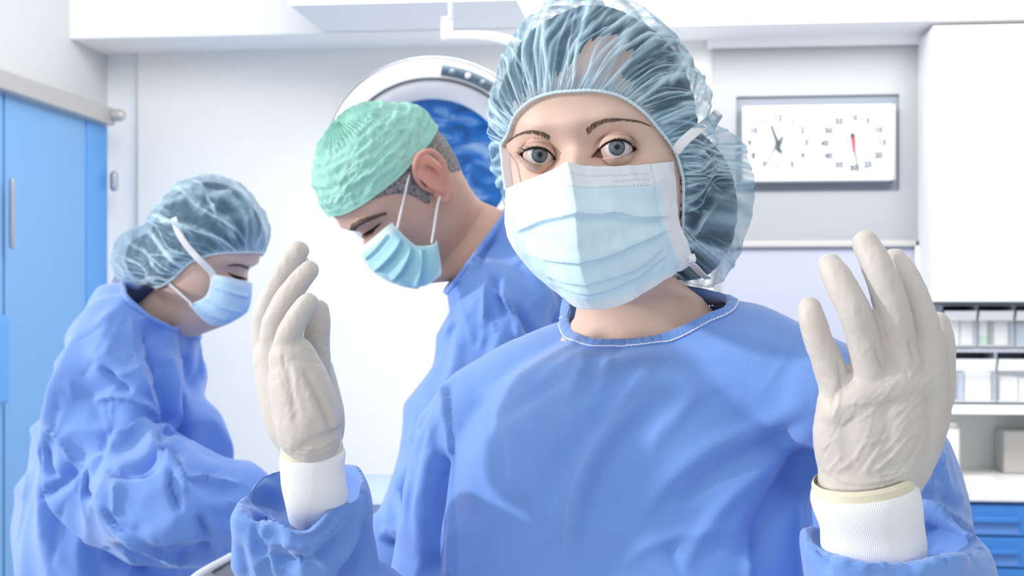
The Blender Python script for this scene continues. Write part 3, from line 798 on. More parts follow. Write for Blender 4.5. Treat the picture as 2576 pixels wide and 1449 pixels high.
def person_body(Mh, ch, neck, zs, phi, man=0., jaw=.3, sc=(1, 1, 1), chin=1.):
    """one continuous surface: neck column rings (list of (centre, axis-x, axis-y, rx, ry)) under the head rings"""
    H = face_sculpt(head_rings(zs, phi, jaw), man) * np.array(sc)
    H[..., 2] = np.where(H[..., 2] < -.04, -.04 + (H[..., 2] + .04) * chin, H[..., 2])
    H = to_world(H, Mh, ch)
    rings = []
    s, c = np.sin(phi)[:, None], np.cos(phi)[:, None]
    for (cc, ex, ey, rx, ry) in neck: rings.append(cc + ex * s * rx - ey * c * ry)
    low = H[0]; top = rings[-1]
    mid = [top * (1 - t) + low * t for t in (.33, .66)]
    return np.array(rings + mid + list(H))

# ---- bouffant caps and hair
def star_radius(dirs, ells, k=.018, tmax=.26):
    """largest radius along dirs (n,3) of a smooth union of ellipsoids [(centre, (rx,ry,rz))], local coordinates, origin inside"""
    t = np.linspace(.03, tmax, 90); best = np.zeros(len(dirs)) + .03
    Pp = dirs[:, None, :] * t[None, :, None]
    sd = None
    for c, r in ells:
        q = (Pp - np.array(c)) / np.array(r); n = np.linalg.norm(q, axis=2); s_ = (n - 1) * min(r)
        if sd is None: sd = s_
        else:
            h = np.clip(.5 + .5 * (s_ - sd) / k, 0, 1); sd = s_ * (1 - h) + sd * h - k * h * (1 - h)
    ins = sd < 0
    last = ins.shape[1] - 1 - np.argmax(ins[:, ::-1], 1)
    l2 = np.minimum(last + 1, len(t) - 1); a = sd[np.arange(len(dirs)), last]; b = sd[np.arange(len(dirs)), l2]
    f = np.clip(-a / (b - a + 1e-9), 0, 1)
    return t[last] * (1 - f) + t[l2] * f
def shell(E, pole, ells, nu, nv, off=0., blend=.16, v0=0., v0f=None):
    """surface from the closed loop E (head-local points) over the back to the pole direction"""
    E = catmull_closed(E, nu); rE = np.linalg.norm(E, axis=1); dE = E / rE[:, None]
    pole = np.array(pole, float); pole /= np.linalg.norm(pole)
    om = np.arccos(np.clip(dE @ pole, -1, 1))
    v = np.linspace(0, 1, nv) ** 1.15
    vs = v[:, None] * np.ones(nu)[None]
    if v0f is not None: vs = v0f[None, :] + (1 - v0f[None, :]) * vs
    elif v0: vs = v0 + (1 - v0) * vs
    vs = np.minimum(vs, .998)
    so = np.sin(om)[None]
    D = (np.sin((1 - vs) * om[None]) / so)[..., None] * dE[None] + (np.sin(vs * om[None]) / so)[..., None] * pole
    D /= np.linalg.norm(D, axis=2)[..., None]
    R = star_radius(D.reshape(-1, 3), ells).reshape(nv, nu) + off
    w = smoothstep(0, blend, vs)
    rad = rE[None] * (1 - w) + R * w
    return D * rad[..., None], vs, D
def close_grid(Gd):
    """nv x nu x 3 closed in u -> V,F plus pole cap"""
    return loft(Gd, False, True)
def fold_field(nu, nv, vs, n, seed, amp, vfade=(.0, .05, .55, 1.), sharp=2.2, wander=.02):
    """n gathered pleats running from the opening towards the crown"""
    rg = np.random.RandomState(seed); u = np.linspace(0, 1, nu, endpoint=False)[None] * np.ones((nv, 1)); f = np.zeros((nv, nu))
    for k in range(n):
        c = rg.rand(); w = .0014 + .0045 * rg.rand() ** 2; a = .35 + .65 * rg.rand(); l = .12 + .75 * rg.rand() ** 1.3; s0 = 0 if rg.rand() < .7 else .1 + .3 * rg.rand()
        cc = c + wander * np.sin(vs * (3 + 5 * rg.rand()) + rg.rand() * 6) + (rg.rand() - .5) * .10 * vs
        d = np.abs((u - cc + .5) % 1 - .5)
        ww = w * (1 + 1.6 * vs)
        g = a * np.exp(-(d / ww) ** sharp) * smoothstep(s0 - .02, s0 + .04, vs) * smoothstep(s0 + l + .15, s0 + l - .1, vs)
        f = np.maximum(f, g)
    return f
def strand(p, r0, r1, n=5):
    """thin tapered hair along points p"""
    t = np.linspace(0, 1, len(p)); rad = r0 * (1 - t) + r1 * t
    tt, X, Y = frames(np.asarray(p), UP); a = np.linspace(0, 2 * np.pi, n, endpoint=False)
    return loft([p[i] + rad[i] * (np.cos(a)[:, None] * X[i] + np.sin(a)[:, None] * Y[i]) for i in range(len(p))])
# ================================================================== the woman in front
yaw_h, pit_h, rol_h = math.radians(17), math.radians(-1), math.radians(5.5)
Mh = rotm(yaw_h, pit_h, rol_h)
eyeL = np.array([-.0315, -.077, -.002]); eyeR = np.array([.0315, -.077, -.002])
d_eye = 1.092
mid = P(1453, 383, d_eye)
ch = mid - Mh @ ((eyeL + eyeR) / 2)
def WL(p): return to_world(np.asarray(p, float), Mh, ch)
def LW(p): return (np.asarray(p, float) - ch) @ Mh

W_base = P(1600, 900, 1.22); W_base[2] = 0
woman = thing('person', 'woman in front with raised gloved hands, blue gown and pleated face mask', 'person', W_base)

phi = np.concatenate([dense(-math.radians(72), math.radians(72), [(9, .0042)]), dense(math.radians(72), math.radians(288), [(9, .045)])[1:-1]])
zs = dense(-.112, .1165, [(-.05, .0018), (-.032, .0008), (.030, .00036), (.045, .0007), (.1, .0015), (9, .0006)])
Mt = rotm(math.radians(22), 0, 0)
ex, ey = Mt[:, 0], Mt[:, 1]
neck = [(P(1600, 2900, 1.23), ex, ey, .11, .08), (P(1600, 1900, 1.23), ex, ey, .15, .10), (P(1610, 1300, 1.225), ex, ey, .14, .09), (P(1615, 1080, 1.22), ex, ey, .150, .082), (P(1618, 985, 1.22), ex, ey, .140, .076), (P(1620, 925, 1.215), ex, ey, .118, .070),
        (P(1626, 880, 1.21), ex, ey, .094, .066), (P(1628, 840, 1.207), ex, ey, .075, .0605), (P(1626, 800, 1.205), ex, ey, .0615, .0565), (P(1618, 775, 1.20), ex, ey, .0565, .0545), (P(1606, 750, 1.197), ex, ey, .0535, .0530)]
BR = person_body(Mh, ch, neck, zs, phi, jaw=.36, chin=.84)

# --- eyelids: formed round the eyeballs, aperture opened by its outline
EYE_C = [WL([-.0315, -.0735, -.003]), WL([.0315, -.0735, -.003])]
def rep(c, px, py, R=.0122):
    return c
OUT = {0: dict(up=[(1307, 388), (1322, 378), (1338, 373), (1356, 372), (1374, 377), (1388, 388), (1397, 401)], lo=[(1307, 388), (1318, 400), (1334, 409), (1352, 412), (1370, 411), (1385, 406), (1397, 401)]),
       1: dict(up=[(1490, 394), (1505, 377), (1524, 361), (1545, 353), (1565, 353), (1584, 361), (1600, 376)], lo=[(1490, 394), (1512, 397), (1532, 397), (1552, 395), (1572, 391), (1588, 385), (1600, 376)])}
CR = {0: [(1306, 380), (1322, 364), (1345, 357), (1370, 361), (1390, 374), (1402, 390)], 1: [(1494, 382), (1503, 358), (1522, 343), (1548, 337), (1574, 341), (1594, 353), (1612, 371)]}
nv_, nu_, _ = BR.shape
Vb = BR.reshape(-1, 3)
def in_poly(x, y, poly):
    ins = np.zeros(len(x), bool); j = len(poly) - 1
    for i in range(len(poly)):
        xi, yi = poly[i]; xj, yj = poly[j]
        c = ((yi > y) != (yj > y)) & (x < (xj - xi) * (y - yi) / (yj - yi + 1e-12) + xi); ins ^= c; j = i
    return ins
Fb_tmp = loft(BR, False, False)[1]
fwd = Mh @ np.array([0, -1, 0])
# place the eyeballs where the outlines are centred
EYE_R = .0122
cent = [(1352, 392), (1547, 375)]
for e in (0, 1):
    c = EYE_C[e]; x_, y_, d_ = project(c[None])
    x_, y_, d_ = x_[0], y_[0], d_[0]
    c = P(cent[e][0] + (3 if e == 0 else 4), cent[e][1], d_); EYE_C[e] = c
    up = smooth_line(OUT[e]['up']); lo = smooth_line(OUT[e]['lo']); poly = up + lo[::-1]
    px, py, d = project(Vb)
    s = np.where((np.abs(px - cent[e][0]) < 95) & (np.abs(py - cent[e][1]) < 75) & (d < 1.16))[0]
    X, Y, Dp = px[s], py[s], d[s]
    du, _, pu = seg_dist(X, Y, up); dl, _, pl = seg_dist(X, Y, lo)
    ins = in_poly(X, Y, poly); sd = np.minimum(du, dl) * np.where(ins, -1, 1)
    # depth of the sphere (plus lid thickness) along each view ray
    v = Vb[s] - CAM; v /= np.linalg.norm(v, axis=1)[:, None]
    oc = CAM - c; bq = v @ oc; cc_ = (oc ** 2).sum()
    def sph(R):
        q = bq ** 2 - (cc_ - R * R); t = -bq - np.sqrt(np.maximum(q, 0)); return np.where(q > 0, t, 9.)
    t0 = np.linalg.norm(Vb[s] - CAM, axis=1)
    lidR = EYE_R + .0016
    tl = sph(lidR)
    # lids hug the ball near the outline, fade into the face away from it
    upper = du < dl
    reach = np.where(upper, 27., 17.)
    w = np.exp(-(np.maximum(sd, 0) / reach) ** 2.2)
    tl = np.where(tl > 8, t0, tl)
    tgt = np.minimum(tl, t0 + .004)
    t1 = t0 * (1 - w) + tgt * w
    # rounded lid margin, then the opening
    t1 = t1 + .0006 * np.exp(-(sd / 3.) ** 2) 
    # upper lid crease, 15 px above the margin
    cr_pts = [(1306, 380), (1322, 364), (1345, 357), (1370, 361), (1390, 374), (1402, 390)] if e == 0 else [(1494, 382), (1503, 358), (1522, 343), (1548, 337), (1574, 341), (1594, 353), (1612, 371)]
    dc, _, pc_ = seg_dist(X, Y, smooth_line(cr_pts)); endw = np.clip(np.minimum(pc_, 1 - pc_) / .22, 0, 1)
    t1 = t1 + (.0020 * np.exp(-(dc / 3.2) ** 2) + .0006 * np.exp(-(dc / 9.) ** 2)) * endw
    # soft fold under the lower lid
    und = [(p[0], p[1] + 15) for p in OUT[e]['lo']]
    dq, _, pq = seg_dist(X, Y, smooth_line(und)); t1 = t1 + .0007 * np.exp(-(dq / 6.) ** 2) * np.clip(np.minimum(pq, 1 - pq) / .3, 0, 1)
    cover = sph(EYE_R + .0013); t1 = np.where((cover < 8) & (sd > 0), np.minimum(t1, cover), t1)
    open_ = smoothstep(.6, -1.0, sd)
    tb = sph(EYE_R); tb = np.where(tb > 8, t0 + .004, tb)
    tin = tb + .0032
    t2 = t1 * (1 - open_) + tin * open_
    Vb[s] = CAM + v * t2[:, None]
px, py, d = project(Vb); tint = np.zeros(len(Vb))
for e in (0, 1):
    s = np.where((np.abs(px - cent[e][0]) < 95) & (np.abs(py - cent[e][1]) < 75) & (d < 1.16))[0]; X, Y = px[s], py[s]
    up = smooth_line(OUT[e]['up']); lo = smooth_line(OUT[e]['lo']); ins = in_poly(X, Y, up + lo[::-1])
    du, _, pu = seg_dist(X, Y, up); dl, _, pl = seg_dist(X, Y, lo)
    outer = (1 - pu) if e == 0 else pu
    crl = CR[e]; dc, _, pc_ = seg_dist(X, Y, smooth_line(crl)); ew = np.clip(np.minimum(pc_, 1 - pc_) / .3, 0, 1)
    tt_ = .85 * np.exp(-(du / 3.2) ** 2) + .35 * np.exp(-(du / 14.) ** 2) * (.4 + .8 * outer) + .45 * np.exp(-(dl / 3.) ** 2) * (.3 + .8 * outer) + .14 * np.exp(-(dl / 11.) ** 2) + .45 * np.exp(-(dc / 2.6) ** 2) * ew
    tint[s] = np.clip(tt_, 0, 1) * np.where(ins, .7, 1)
body_V, body_F = loft(Vb.reshape(nv_, nu_, 3), True, True)
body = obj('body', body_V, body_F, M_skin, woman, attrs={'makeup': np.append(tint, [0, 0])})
Tface = bvh(Vb, Fb_tmp)
for e, tp in ((0, (1358, 389)), (1, (1552, 370))):
    place_eye(woman, EYE_C[e], tp)
# pink inner corners
V, F = ellipsoid(hit(Tface, 1394, 401, -.0016, P(1394, 401, 1.08)), .0022, .0022, .0016, n=14); obj('tear_duct', V, F, mat('tear_duct_pink', (.72, .36, .33), .3, .5), woman)
V, F = ellipsoid(hit(Tface, 1495, 393, -.0016, P(1495, 393, 1.08)), .0025, .0022, .0018, n=14); obj('tear_duct', V, F, bpy.data.materials['tear_duct_pink'], woman)

# --- brows and lashes
def face_pt(px, py, off=.0003):
    h = hit(Tface, px, py, off); return h if h is not None else P(px, py, 1.09)
rg = np.random.RandomState(3)
def brow(line, half, dirfun, n):
    parts = []; line = smooth_line(line); line = np.array(line)
    for k in range(n):
        t = rg.rand() ** .9; i = t * (len(line) - 1); a = int(i); b = min(a + 1, len(line) - 1); c = line[a] * (1 - (i - a)) + line[b] * (i - a)
        hw = np.interp(t, [0, .12, .4, .75, 1], half); off = (rg.rand() - .5) * 2 * hw
        tg = line[min(a + 3, len(line) - 1)] - line[max(a - 2, 0)]; tg = tg / np.linalg.norm(tg); nrm = np.array([tg[1], -tg[0]])
        if nrm[1] > 0: nrm = -nrm
        c = c + nrm * off; ang = dirfun(t) + .3 * (rg.rand() - .5) - .25 * off / (hw + .1)
        dv = tg * math.cos(ang) + nrm * math.sin(ang); L = np.interp(t, [0, .5, 1], (9, 13, 8)) * (.7 + .5 * rg.rand())
        q = [face_pt(*(c + dv * L * s_ + nrm * 1.2 * math.sin(s_ * 3)), off=.0001 + .0002 * math.sin(s_ * 3.14)) for s_ in (0, .33, .66, 1)]
        parts.append(strand(np.array(q), .00014, .00003, 4))
    return join(parts)
V, F = brow([(1476, 337), (1488, 324), (1505, 313), (1530, 305), (1558, 302), (1590, 304), (1615, 309), (1634, 317)], (6.5, 6.5, 5, 3.2, 1), lambda t: .75 - .75 * min(1, t * 1.6), 420)
obj('eyebrow', V, F, M_brow, woman)
V, F = brow([(1383, 351), (1372, 344), (1356, 337), (1338, 333), (1318, 335), (1298, 343), (1280, 356)], (4.5, 5.5, 4.6, 3, 1), lambda t: .7 - .7 * min(1, t * 1.6), 300)
obj('eyebrow', V, F, M_brow, woman)
def lashes(line, n, ln, up, spread, t0=0, t1=1, r=.00017, fan=0.):
    parts = []; line = np.array(smooth_line(line))
    for k in range(n):
        t = t0 + (t1 - t0) * (k + rg.rand() * .7) / n; i = t * (len(line) - 1); a = int(i); b = min(a + 1, len(line) - 1); c = line[a] * (1 - (i - a)) + line[b] * (i - a)
        h = face_pt(c[0], c[1], .0004)
        L = ln(t) * (.7 + .5 * rg.rand()); ang = spread(t) + .18 * (rg.rand() - .5)
        dx, dz = math.cos(ang) * L, math.sin(ang) * L
        q = [h + (RT * dx * s_ + UP * up * (dz * s_ + .0006 * L / .008 * math.sin(s_ * 1.6)) - FW * .5 * L * math.sin(s_ * 1.5)) for s_ in (0, .35, .7, 1)]
        parts.append(strand(np.array(q), r, .00004, 4))
    return join(parts)
# photo-left eye: long lashes at the outer (left) corner, fanned out; lower ones visible
u0 = OUT[0]['up']; l0 = OUT[0]['lo']; u1 = OUT[1]['up']; l1 = OUT[1]['lo']
V, F = join([lashes(u0, 18, lambda t: .0054 - .0060 * t, 1, lambda t: math.radians(172 - 95 * t), 0, .55, .00028), lashes(l0, 16, lambda t: .0042 - .001 * t, -1, lambda t: math.radians(140 - 60 * t), .12, .62, .00014)])
obj('eyelashes', V, F, M_lash, woman)
V, F = join([lashes(u1, 22, lambda t: .0005 + .0045 * t, 1, lambda t: math.radians(80 - 85 * t), .45, 1, .00026), lashes(l1, 14, lambda t: .0018, -1, lambda t: math.radians(90 - 60 * t), .45, .95, .00011)])
obj('eyelashes', V, F, M_lash, woman)
# dark lash line along the upper margins
def margin(line, r):
    q = np.array([face_pt(p[0], p[1] - .5, .0005) for p in smooth_line(line)])
    rad = r * np.sin(np.linspace(.25, 2.9, len(q))); return tube(q, rad, 6, len(q), round_ends=False)
for ln_, r_, in ((u0, .00085), (u1, .00085)):
    V, F = margin(ln_, r_); obj('lash_line', V, F, M_lash, woman)
M_lid = mat('lower_lid_tint', (.42, .24, .21), .6, .2)
for ln_ in (l0, l1):
    V, F = margin(ln_, .00030); obj('lash_line', V, F, M_lid, woman)

# ------------------------------------------------------------------ hair and cap
ELL = [((0, .005, .010), (.0885, .114, .125)), ((.050, .090, -.036), (.054, .060, .078))]
def lp(px, py, d): return LW(P(px, py, d))
def band_pt(px, py, off=.003):
    h = hit(Tface, px, py, off); return LW(h)
bandR = [(1500, 229), (1560, 243), (1612, 277), (1655, 325), (1692, 378), (1708, 430)]
bandL = [(1440, 230), (1385, 236), (1335, 256), (1300, 292), (1283, 340)]
E_r = [band_pt(*p) for p in bandR] + [np.array([.078, -.028, -.035]), np.array([.077, -.008, -.075]), np.array([.064, .035, -.105]), np.array([.03, .075, -.11])]
E_l = [band_pt(*p) for p in bandL] + [np.array([-.079, -.042, .012]), np.array([-.080, -.030, -.035]), np.array([-.076, -.006, -.075]), np.array([-.06, .035, -.105]), np.array([-.028, .075, -.11])]
LOOP = np.array([E_l[0]] + E_r + E_l[::-1][:-1])
def snap(p, off=.0035):
    q = WL([0, 0, p[2] * .6]); v = WL(p) - q; v /= np.linalg.norm(v)
    h = Tface.ray_cast(Vector(q), Vector(v)); return LW(np.array(h[0]) + v * off) if h[0] is not None else p
LOOP = np.array([snap(p) for p in LOOP])
pole = (.18, .95, .10)
nu, nv = 720, 260
Gh, vs_, Dd = shell(LOOP, pole, ELL, nu, nv, 0.0, .13)
fold = fold_field(nu, nv, vs_, 230, 5, 1)
fold2 = fold_field(nu, nv, vs_, 60, 9, 1)
gather = np.exp(-(vs_ / .05) ** 2)
uu = np.linspace(0, 2 * np.pi, nu, endpoint=False)[None]
ripple = .0011 * gather * (np.sin(uu * 130 + 3 * np.sin(uu * 7)) + .7 * np.sin(uu * 83 + 2)) * smoothstep(0, .01, vs_)
crm = crumple(Gh.reshape(-1, 3), 24, 2, 3).reshape(nv, nu)
# puffed lobes at the side where the band pulls the fabric in
Wd = WL(Gh.reshape(-1, 3)); ppx, ppy, _ = project(Wd); ppx = ppx.reshape(nv, nu); ppy = ppy.reshape(nv, nu)
lobes = .011 * np.exp(-((ppx - 1795) / 42.) ** 2 - ((ppy - 215) / 55.) ** 2) + .012 * np.exp(-((ppx - 1840) / 42.) ** 2 - ((ppy - 345) / 55.) ** 2) - .008 * np.exp(-((ppx - 1805) / 25.) ** 2 - ((ppy - 285) / 25.) ** 2)
lobes += .010 * np.exp(-((ppx - 1865) / 60.) ** 2 - ((ppy - 450) / 55.) ** 2)
Gc = Gh + Dd * (.0024 * fold + .0015 * fold2 + ripple + .0022 * (crm - .3) * smoothstep(.02, .2, vs_) + lobes * smoothstep(0, .1, vs_))[..., None]
V, F = close_grid(WL(Gc.reshape(-1, 3)).reshape(nv, nu, 3))
uvv = np.vstack([np.stack([np.broadcast_to(uu / (2 * np.pi), (nv, nu)).ravel() , vs_.ravel()], 1), [[0, 1]]])
fa = np.append(np.clip(.9 * fold ** 1.3 + .5 * fold2 + .45 * gather + .12 * np.clip(crm - .6, 0, 1), 0, 1).ravel(), 1)
M_cap = mat_cap('sheer_blue_cap', (.18, .40, .59), (.56, .77, .89), .19, .66, 70, 3)
cap = obj('hair_cap', V, F, M_cap, woman, uv=uvv, attrs={'fold': fa})
# elastic band
Eb = WL(catmull_closed(LOOP, 240)); nb = Eb - ch; nb /= np.linalg.norm(nb, axis=1)[:, None]
q = np.vstack([Eb, Eb[:1]]); a = np.linspace(0, 2 * np.pi, 10, endpoint=False)
t_, X_, Y_ = frames(q, UP); rr = .0013 * (1 + .22 * np.sin(np.arange(len(q)) * 2.4))
V, F = loft([q[i] + rr[i] * (np.cos(a)[:, None] * X_[i] + np.sin(a)[:, None] * Y_[i]) for i in range(len(q))], False, False)
e_ = obj('elastic_band', V, F, mat('elastic_white', (.62, .78, .84), .8, .1), woman)
# hair: its edge sits behind the band, rising over the forehead
u01 = np.linspace(0, 1, nu, endpoint=False)
Ew = catmull_closed(LOOP, nu); Epx, Epy, _ = project(WL(Ew))
hl = np.where(Ew[:, 1] < -.03, .03 + .13 * np.exp(-((Epx - 1458) / 50.) ** 2) + .03 * np.exp(-((Epx - 1540) / 60.) ** 2), .012)
hl = np.where(Ew[:, 0] < -.062, .07, hl)
Gx, vh, Dh = shell(LOOP, pole, [((0, .005, .010), (.081, .105, .116)), ((.049, .088, -.038), (.047, .053, .067))], nu, 160, 0, .10, v0f=hl)
Dw = Dh.reshape(-1, 3) @ Mh.T; rh = np.zeros(len(Dw))
for i_, v_ in enumerate(Dw):
    h_ = Tface.ray_cast(Vector(ch), Vector(v_)); rh[i_] = np.linalg.norm(np.array(h_[0]) - ch) if h_[0] is not None else 0
rs_ = np.linalg.norm(Gx, axis=2); rE_ = np.linalg.norm(Ew, axis=1)[None]; rh = np.minimum(rh.reshape(vh.shape), np.maximum(rs_, rE_))
wv_ = smoothstep(0, .10, vh - hl[None]); rad_ = (rh + .0008) * (1 - wv_) + np.maximum(rs_, rh + .0042) * wv_; Gx = Dh * rad_[..., None]
hn = (vnoise(np.stack([np.broadcast_to(u01 * 260, vh.shape).ravel(), vh.ravel() * 6, np.zeros(vh.size)], 1)).reshape(vh.shape) - .5) * .002
Gx = Gx + Dh * (hn - .001)[..., None]
V, F = close_grid(WL(Gx.reshape(-1, 3)).reshape(160, nu, 3))
obj('hair', V, F, M_hair, woman)
Tcap = bvh(*close_grid(WL(Gh.reshape(-1, 3)).reshape(nv, nu, 3)))

# ------------------------------------------------------------------ face mask
rows = [
 [(1273, 476, 1.112), (1300, 463, 1.092), (1345, 446, 1.071), (1390, 428, 1.053), (1425, 411, 1.043), (1470, 418, 1.052), (1530, 419, 1.063), (1610, 414, 1.082), (1697, 406, 1.118)],
 [(1271, 520, 1.112), (1298, 512, 1.088), (1342, 500, 1.064), (1390, 488, 1.045), (1432, 478, 1.034), (1480, 478, 1.043), (1545, 476, 1.057), (1620, 474, 1.078), (1700, 474, 1.116)],
 [(1272, 570, 1.114), (1300, 568, 1.087), (1345, 560, 1.060), (1392, 550, 1.040), (1440, 543, 1.028), (1490, 542, 1.037), (1550, 543, 1.053), (1628, 546, 1.076), (1706, 550, 1.116)],
 [(1283, 612, 1.118), (1310, 620, 1.090), (1352, 622, 1.062), (1398, 618, 1.041), (1448, 612, 1.029), (1500, 608, 1.038), (1562, 603, 1.054), (1645, 598, 1.080), (1722, 594, 1.120)],
 [(1308, 650, 1.122), (1332, 662, 1.096), (1368, 674, 1.068), (1410, 680, 1.047), (1458, 680, 1.036), (1515, 674, 1.045), (1580, 662, 1.062), (1660, 642, 1.088), (1738, 634, 1.126)],
 [(1345, 692, 1.128), (1365, 704, 1.104), (1395, 718, 1.078), (1430, 732, 1.058), (1470, 738, 1.048), (1525, 730, 1.056), (1590, 710, 1.074), (1668, 682, 1.098), (1744, 652, 1.130)],
 [(1388, 722, 1.132), (1405, 738, 1.110), (1428, 756, 1.088), (1454, 772, 1.070), (1496, 780, 1.060), (1552, 772, 1.067), (1612, 742, 1.084), (1678, 700, 1.106), (1747, 664, 1.134)]]
RC = catmull_grid(np.array(rows, float), 17, 13)
GW = np.array([[P(c[0], c[1], min(c[2], hit_d(Tface, c[0], c[1], 9) - .0045)) for c in r] for r in RC])
MU, MV = 260, 240
Gm = catmull_grid(GW, MU, MV)
Vm, Fm = grid_mesh(Gm); Nm = normals(Vm, Fm)
if (Nm @ FW).mean() > 0: Nm = -Nm
uM = np.broadcast_to(np.linspace(0, 1, MU)[None], (MV, MU)).ravel(); vM = np.broadcast_to(np.linspace(0, 1, MV)[:, None], (MV, MU)).ravel()
mpx, mpy, _ = project(Vm)
def pleat(line, depth, w=14, over=26):
    """the upper layer stands proud and ends sharply on the line; below it the cloth drops back"""
    D, sd, par = seg_dist(mpx, mpy, smooth_line(line)); y = D * sd
    end = np.clip(np.minimum(par, 1 - par) / .08, 0, 1)
    f = np.where(y < 0, np.exp(-(D / over) ** 2), np.exp(-(D / 3.5) ** 2) - .55 * np.exp(-((D - 7) / w) ** 2))
    return depth * f * end
disp = np.zeros(len(Vm))
disp += pleat([(1296, 588), (1330, 572), (1372, 556), (1412, 548), (1450, 541), (1500, 542), (1545, 537), (1600, 548), (1690, 545)], .0030)
disp += pleat([(1322, 632), (1370, 650), (1430, 658), (1470, 656), (1530, 642), (1600, 612), (1684, 578)], .0030)
disp += pleat([(1376, 690), (1420, 706), (1462, 712), (1500, 706), (1560, 690), (1620, 662), (1668, 622)], .0018, 10, 18)
disp += pleat([(1396, 712), (1430, 728), (1470, 735), (1520, 731), (1570, 712), (1630, 676), (1680, 640)], .0014, 8, 12)
disp += .0012 * np.exp(-(np.minimum(np.abs(vM - .045), np.abs(vM - .115)) / .012) ** 2) * 0
disp += .0010 * (crumple(Vm, 38, 4, 2) - .3)
# nose wire fold, side seams
disp -= .0016 * np.exp(-(np.abs(uM - .925) / .006) ** 2) + .0016 * np.exp(-(np.abs(uM - .05) / .006) ** 2)
Dn, _, _ = seg_dist(mpx, mpy, smooth_line([(1426, 410), (1440, 478), (1446, 545), (1452, 612), (1462, 680), (1480, 740)]))
disp += .0024 * np.exp(-Dn / 12.)
dots = 0
for vv, ua, ub, n in ((.070, .12, .90, 62), (.150, .12, .90, 62), (.110, .76, .90, 12)):
    uc = np.linspace(ua, ub, n); k = np.round((uM - ua) / (ub - ua) * (n - 1)); k = np.clip(k, 0, n - 1); du_ = (uM - uc[k.astype(int)])
    dots = dots + np.exp(-(du_ / .0030) ** 2 - ((vM - vv) / .0060) ** 2)
border = np.clip(np.maximum.reduce([smoothstep(.935, .94, uM), smoothstep(.055, .05, uM), smoothstep(.165, .14, vM) * .75, smoothstep(.90, .93, vM) * .8]), 0, 1)
Vm = Vm + Nm * (disp - .0006 * np.clip(dots, 0, 1))[:, None]
back = Vm - Nm * .0012
Vall = np.vstack([Vm, back]); o_ = len(Vm)
bnd = []
for j in range(MU - 1): bnd += [(j, j + 1)]
for i in range(MV - 1): bnd += [(i * MU + MU - 1, (i + 1) * MU + MU - 1)]
for j in range(MU - 1, 0, -1): bnd += [((MV - 1) * MU + j, (MV - 1) * MU + j - 1)]
for i in range(MV - 1, 0, -1): bnd += [(i * MU, (i - 1) * MU)]
Fall = np.vstack([Fm[:, ::-1], Fm + o_, np.array([(a_, b_, b_ + o_, a_ + o_) for a_, b_ in bnd])])
def mask_mat(name, blue, white, dot):
    m = mat(name, blue, .8, .12); nt = m.node_tree; b = nt.nodes['Principled BSDF']; L = nt.links.new
    at = nt.nodes.new('ShaderNodeAttribute'); at.attribute_name = 'border'; ad = nt.nodes.new('ShaderNodeAttribute'); ad.attribute_name = 'dots'
    tc = nt.nodes.new('ShaderNodeTexCoord'); n = nt.nodes.new('ShaderNodeTexNoise'); n.inputs['Scale'].default_value = 60; n.inputs['Detail'].default_value = 4; L(tc.outputs['Object'], n.inputs['Vector'])
    x0 = nt.nodes.new('ShaderNodeMix'); x0.data_type = 'RGBA'; x0.inputs[6].default_value = (*blue, 1); x0.inputs[7].default_value = (*[min(1, c * 1.12 + .02) for c in blue], 1); L(n.outputs['Fac'], x0.inputs[0])
    x = nt.nodes.new('ShaderNodeMix'); x.data_type = 'RGBA'; x.inputs[7].default_value = (*white, 1); L(x0.outputs[2], x.inputs[6]); L(at.outputs['Fac'], x.inputs[0])
    y = nt.nodes.new('ShaderNodeMix'); y.data_type = 'RGBA'; y.inputs[7].default_value = (*dot, 1); L(x.outputs[2], y.inputs[6]); L(ad.outputs['Fac'], y.inputs[0]); L(y.outputs[2], b.inputs['Base Color'])
    ck = nt.nodes.new('ShaderNodeTexVoronoi'); ck.inputs['Scale'].default_value = 700; L(tc.outputs['Object'], ck.inputs['Vector'])
    bp = nt.nodes.new('ShaderNodeBump'); bp.inputs['Strength'].default_value = .12; bp.inputs['Distance'].default_value = .001; L(ck.outputs['Distance'], bp.inputs['Height']); L(bp.outputs[0], b.inputs['Normal'])
    return m
M_mask1 = mask_mat('mask_fabric', (.60, .79, .90), (.83, .86, .91), (.42, .50, .62))
mask = obj('face_mask', Vall, Fall, M_mask1, woman, attrs={'border': np.concatenate([border, border]), 'dots': np.concatenate([np.clip(dots * .8, 0, 1)] * 2)})
# ties: from the top corner over the cap, a sliver on the other cheek, loose knot at the lower corner
tp = [(1682, 412), (1697, 385), (1718, 358), (1745, 334), (1775, 310), (1803, 284)]
pts = []
for i, p in enumerate(catmull(tp, 40)):
    d1 = hit_d(Tcap, p[0], p[1], 1.2) ; d0 = 1.113
    w = smoothstep(0, .45, np.array(i / 39.)); pts.append(P(p[0], p[1], min(d0, d1) * (1 - w) + (d1 - .006) * w - .003))
last = pts[-1]; 
pts += [P(1812, 285, 1.235), P(1800, 305, 1.27), P(1780, 335, 1.30)]
pts = catmull(np.array(pts), 70)
wd = np.array([RT * -.68 + UP * .74] * len(pts))
V, F = ribbon(pts, wd, np.interp(np.linspace(0, 1, len(pts)), [0, .15, .6, 1], [.013, .0085, .0078, .006]), .0005)
tie = obj('mask_tie', V, F, M_tie, mask)
lt = catmull(np.array([P(1281, 480, 1.112), P(1277, 450, 1.118), P(1273, 420, 1.124), P(1271, 395, 1.130), P(1268, 365, 1.150)]), 20)
V, F = ribbon(lt, FW * .45 + RT * .75, .0085, .0005); obj('mask_tie', V, F, M_tie, mask)
kn = catmull(np.array([P(1738, 640, 1.126), P(1742, 655, 1.124), P(1734, 662, 1.13), P(1744, 668, 1.14), P(1765, 690, 1.18), P(1780, 700, 1.25)]), 24)
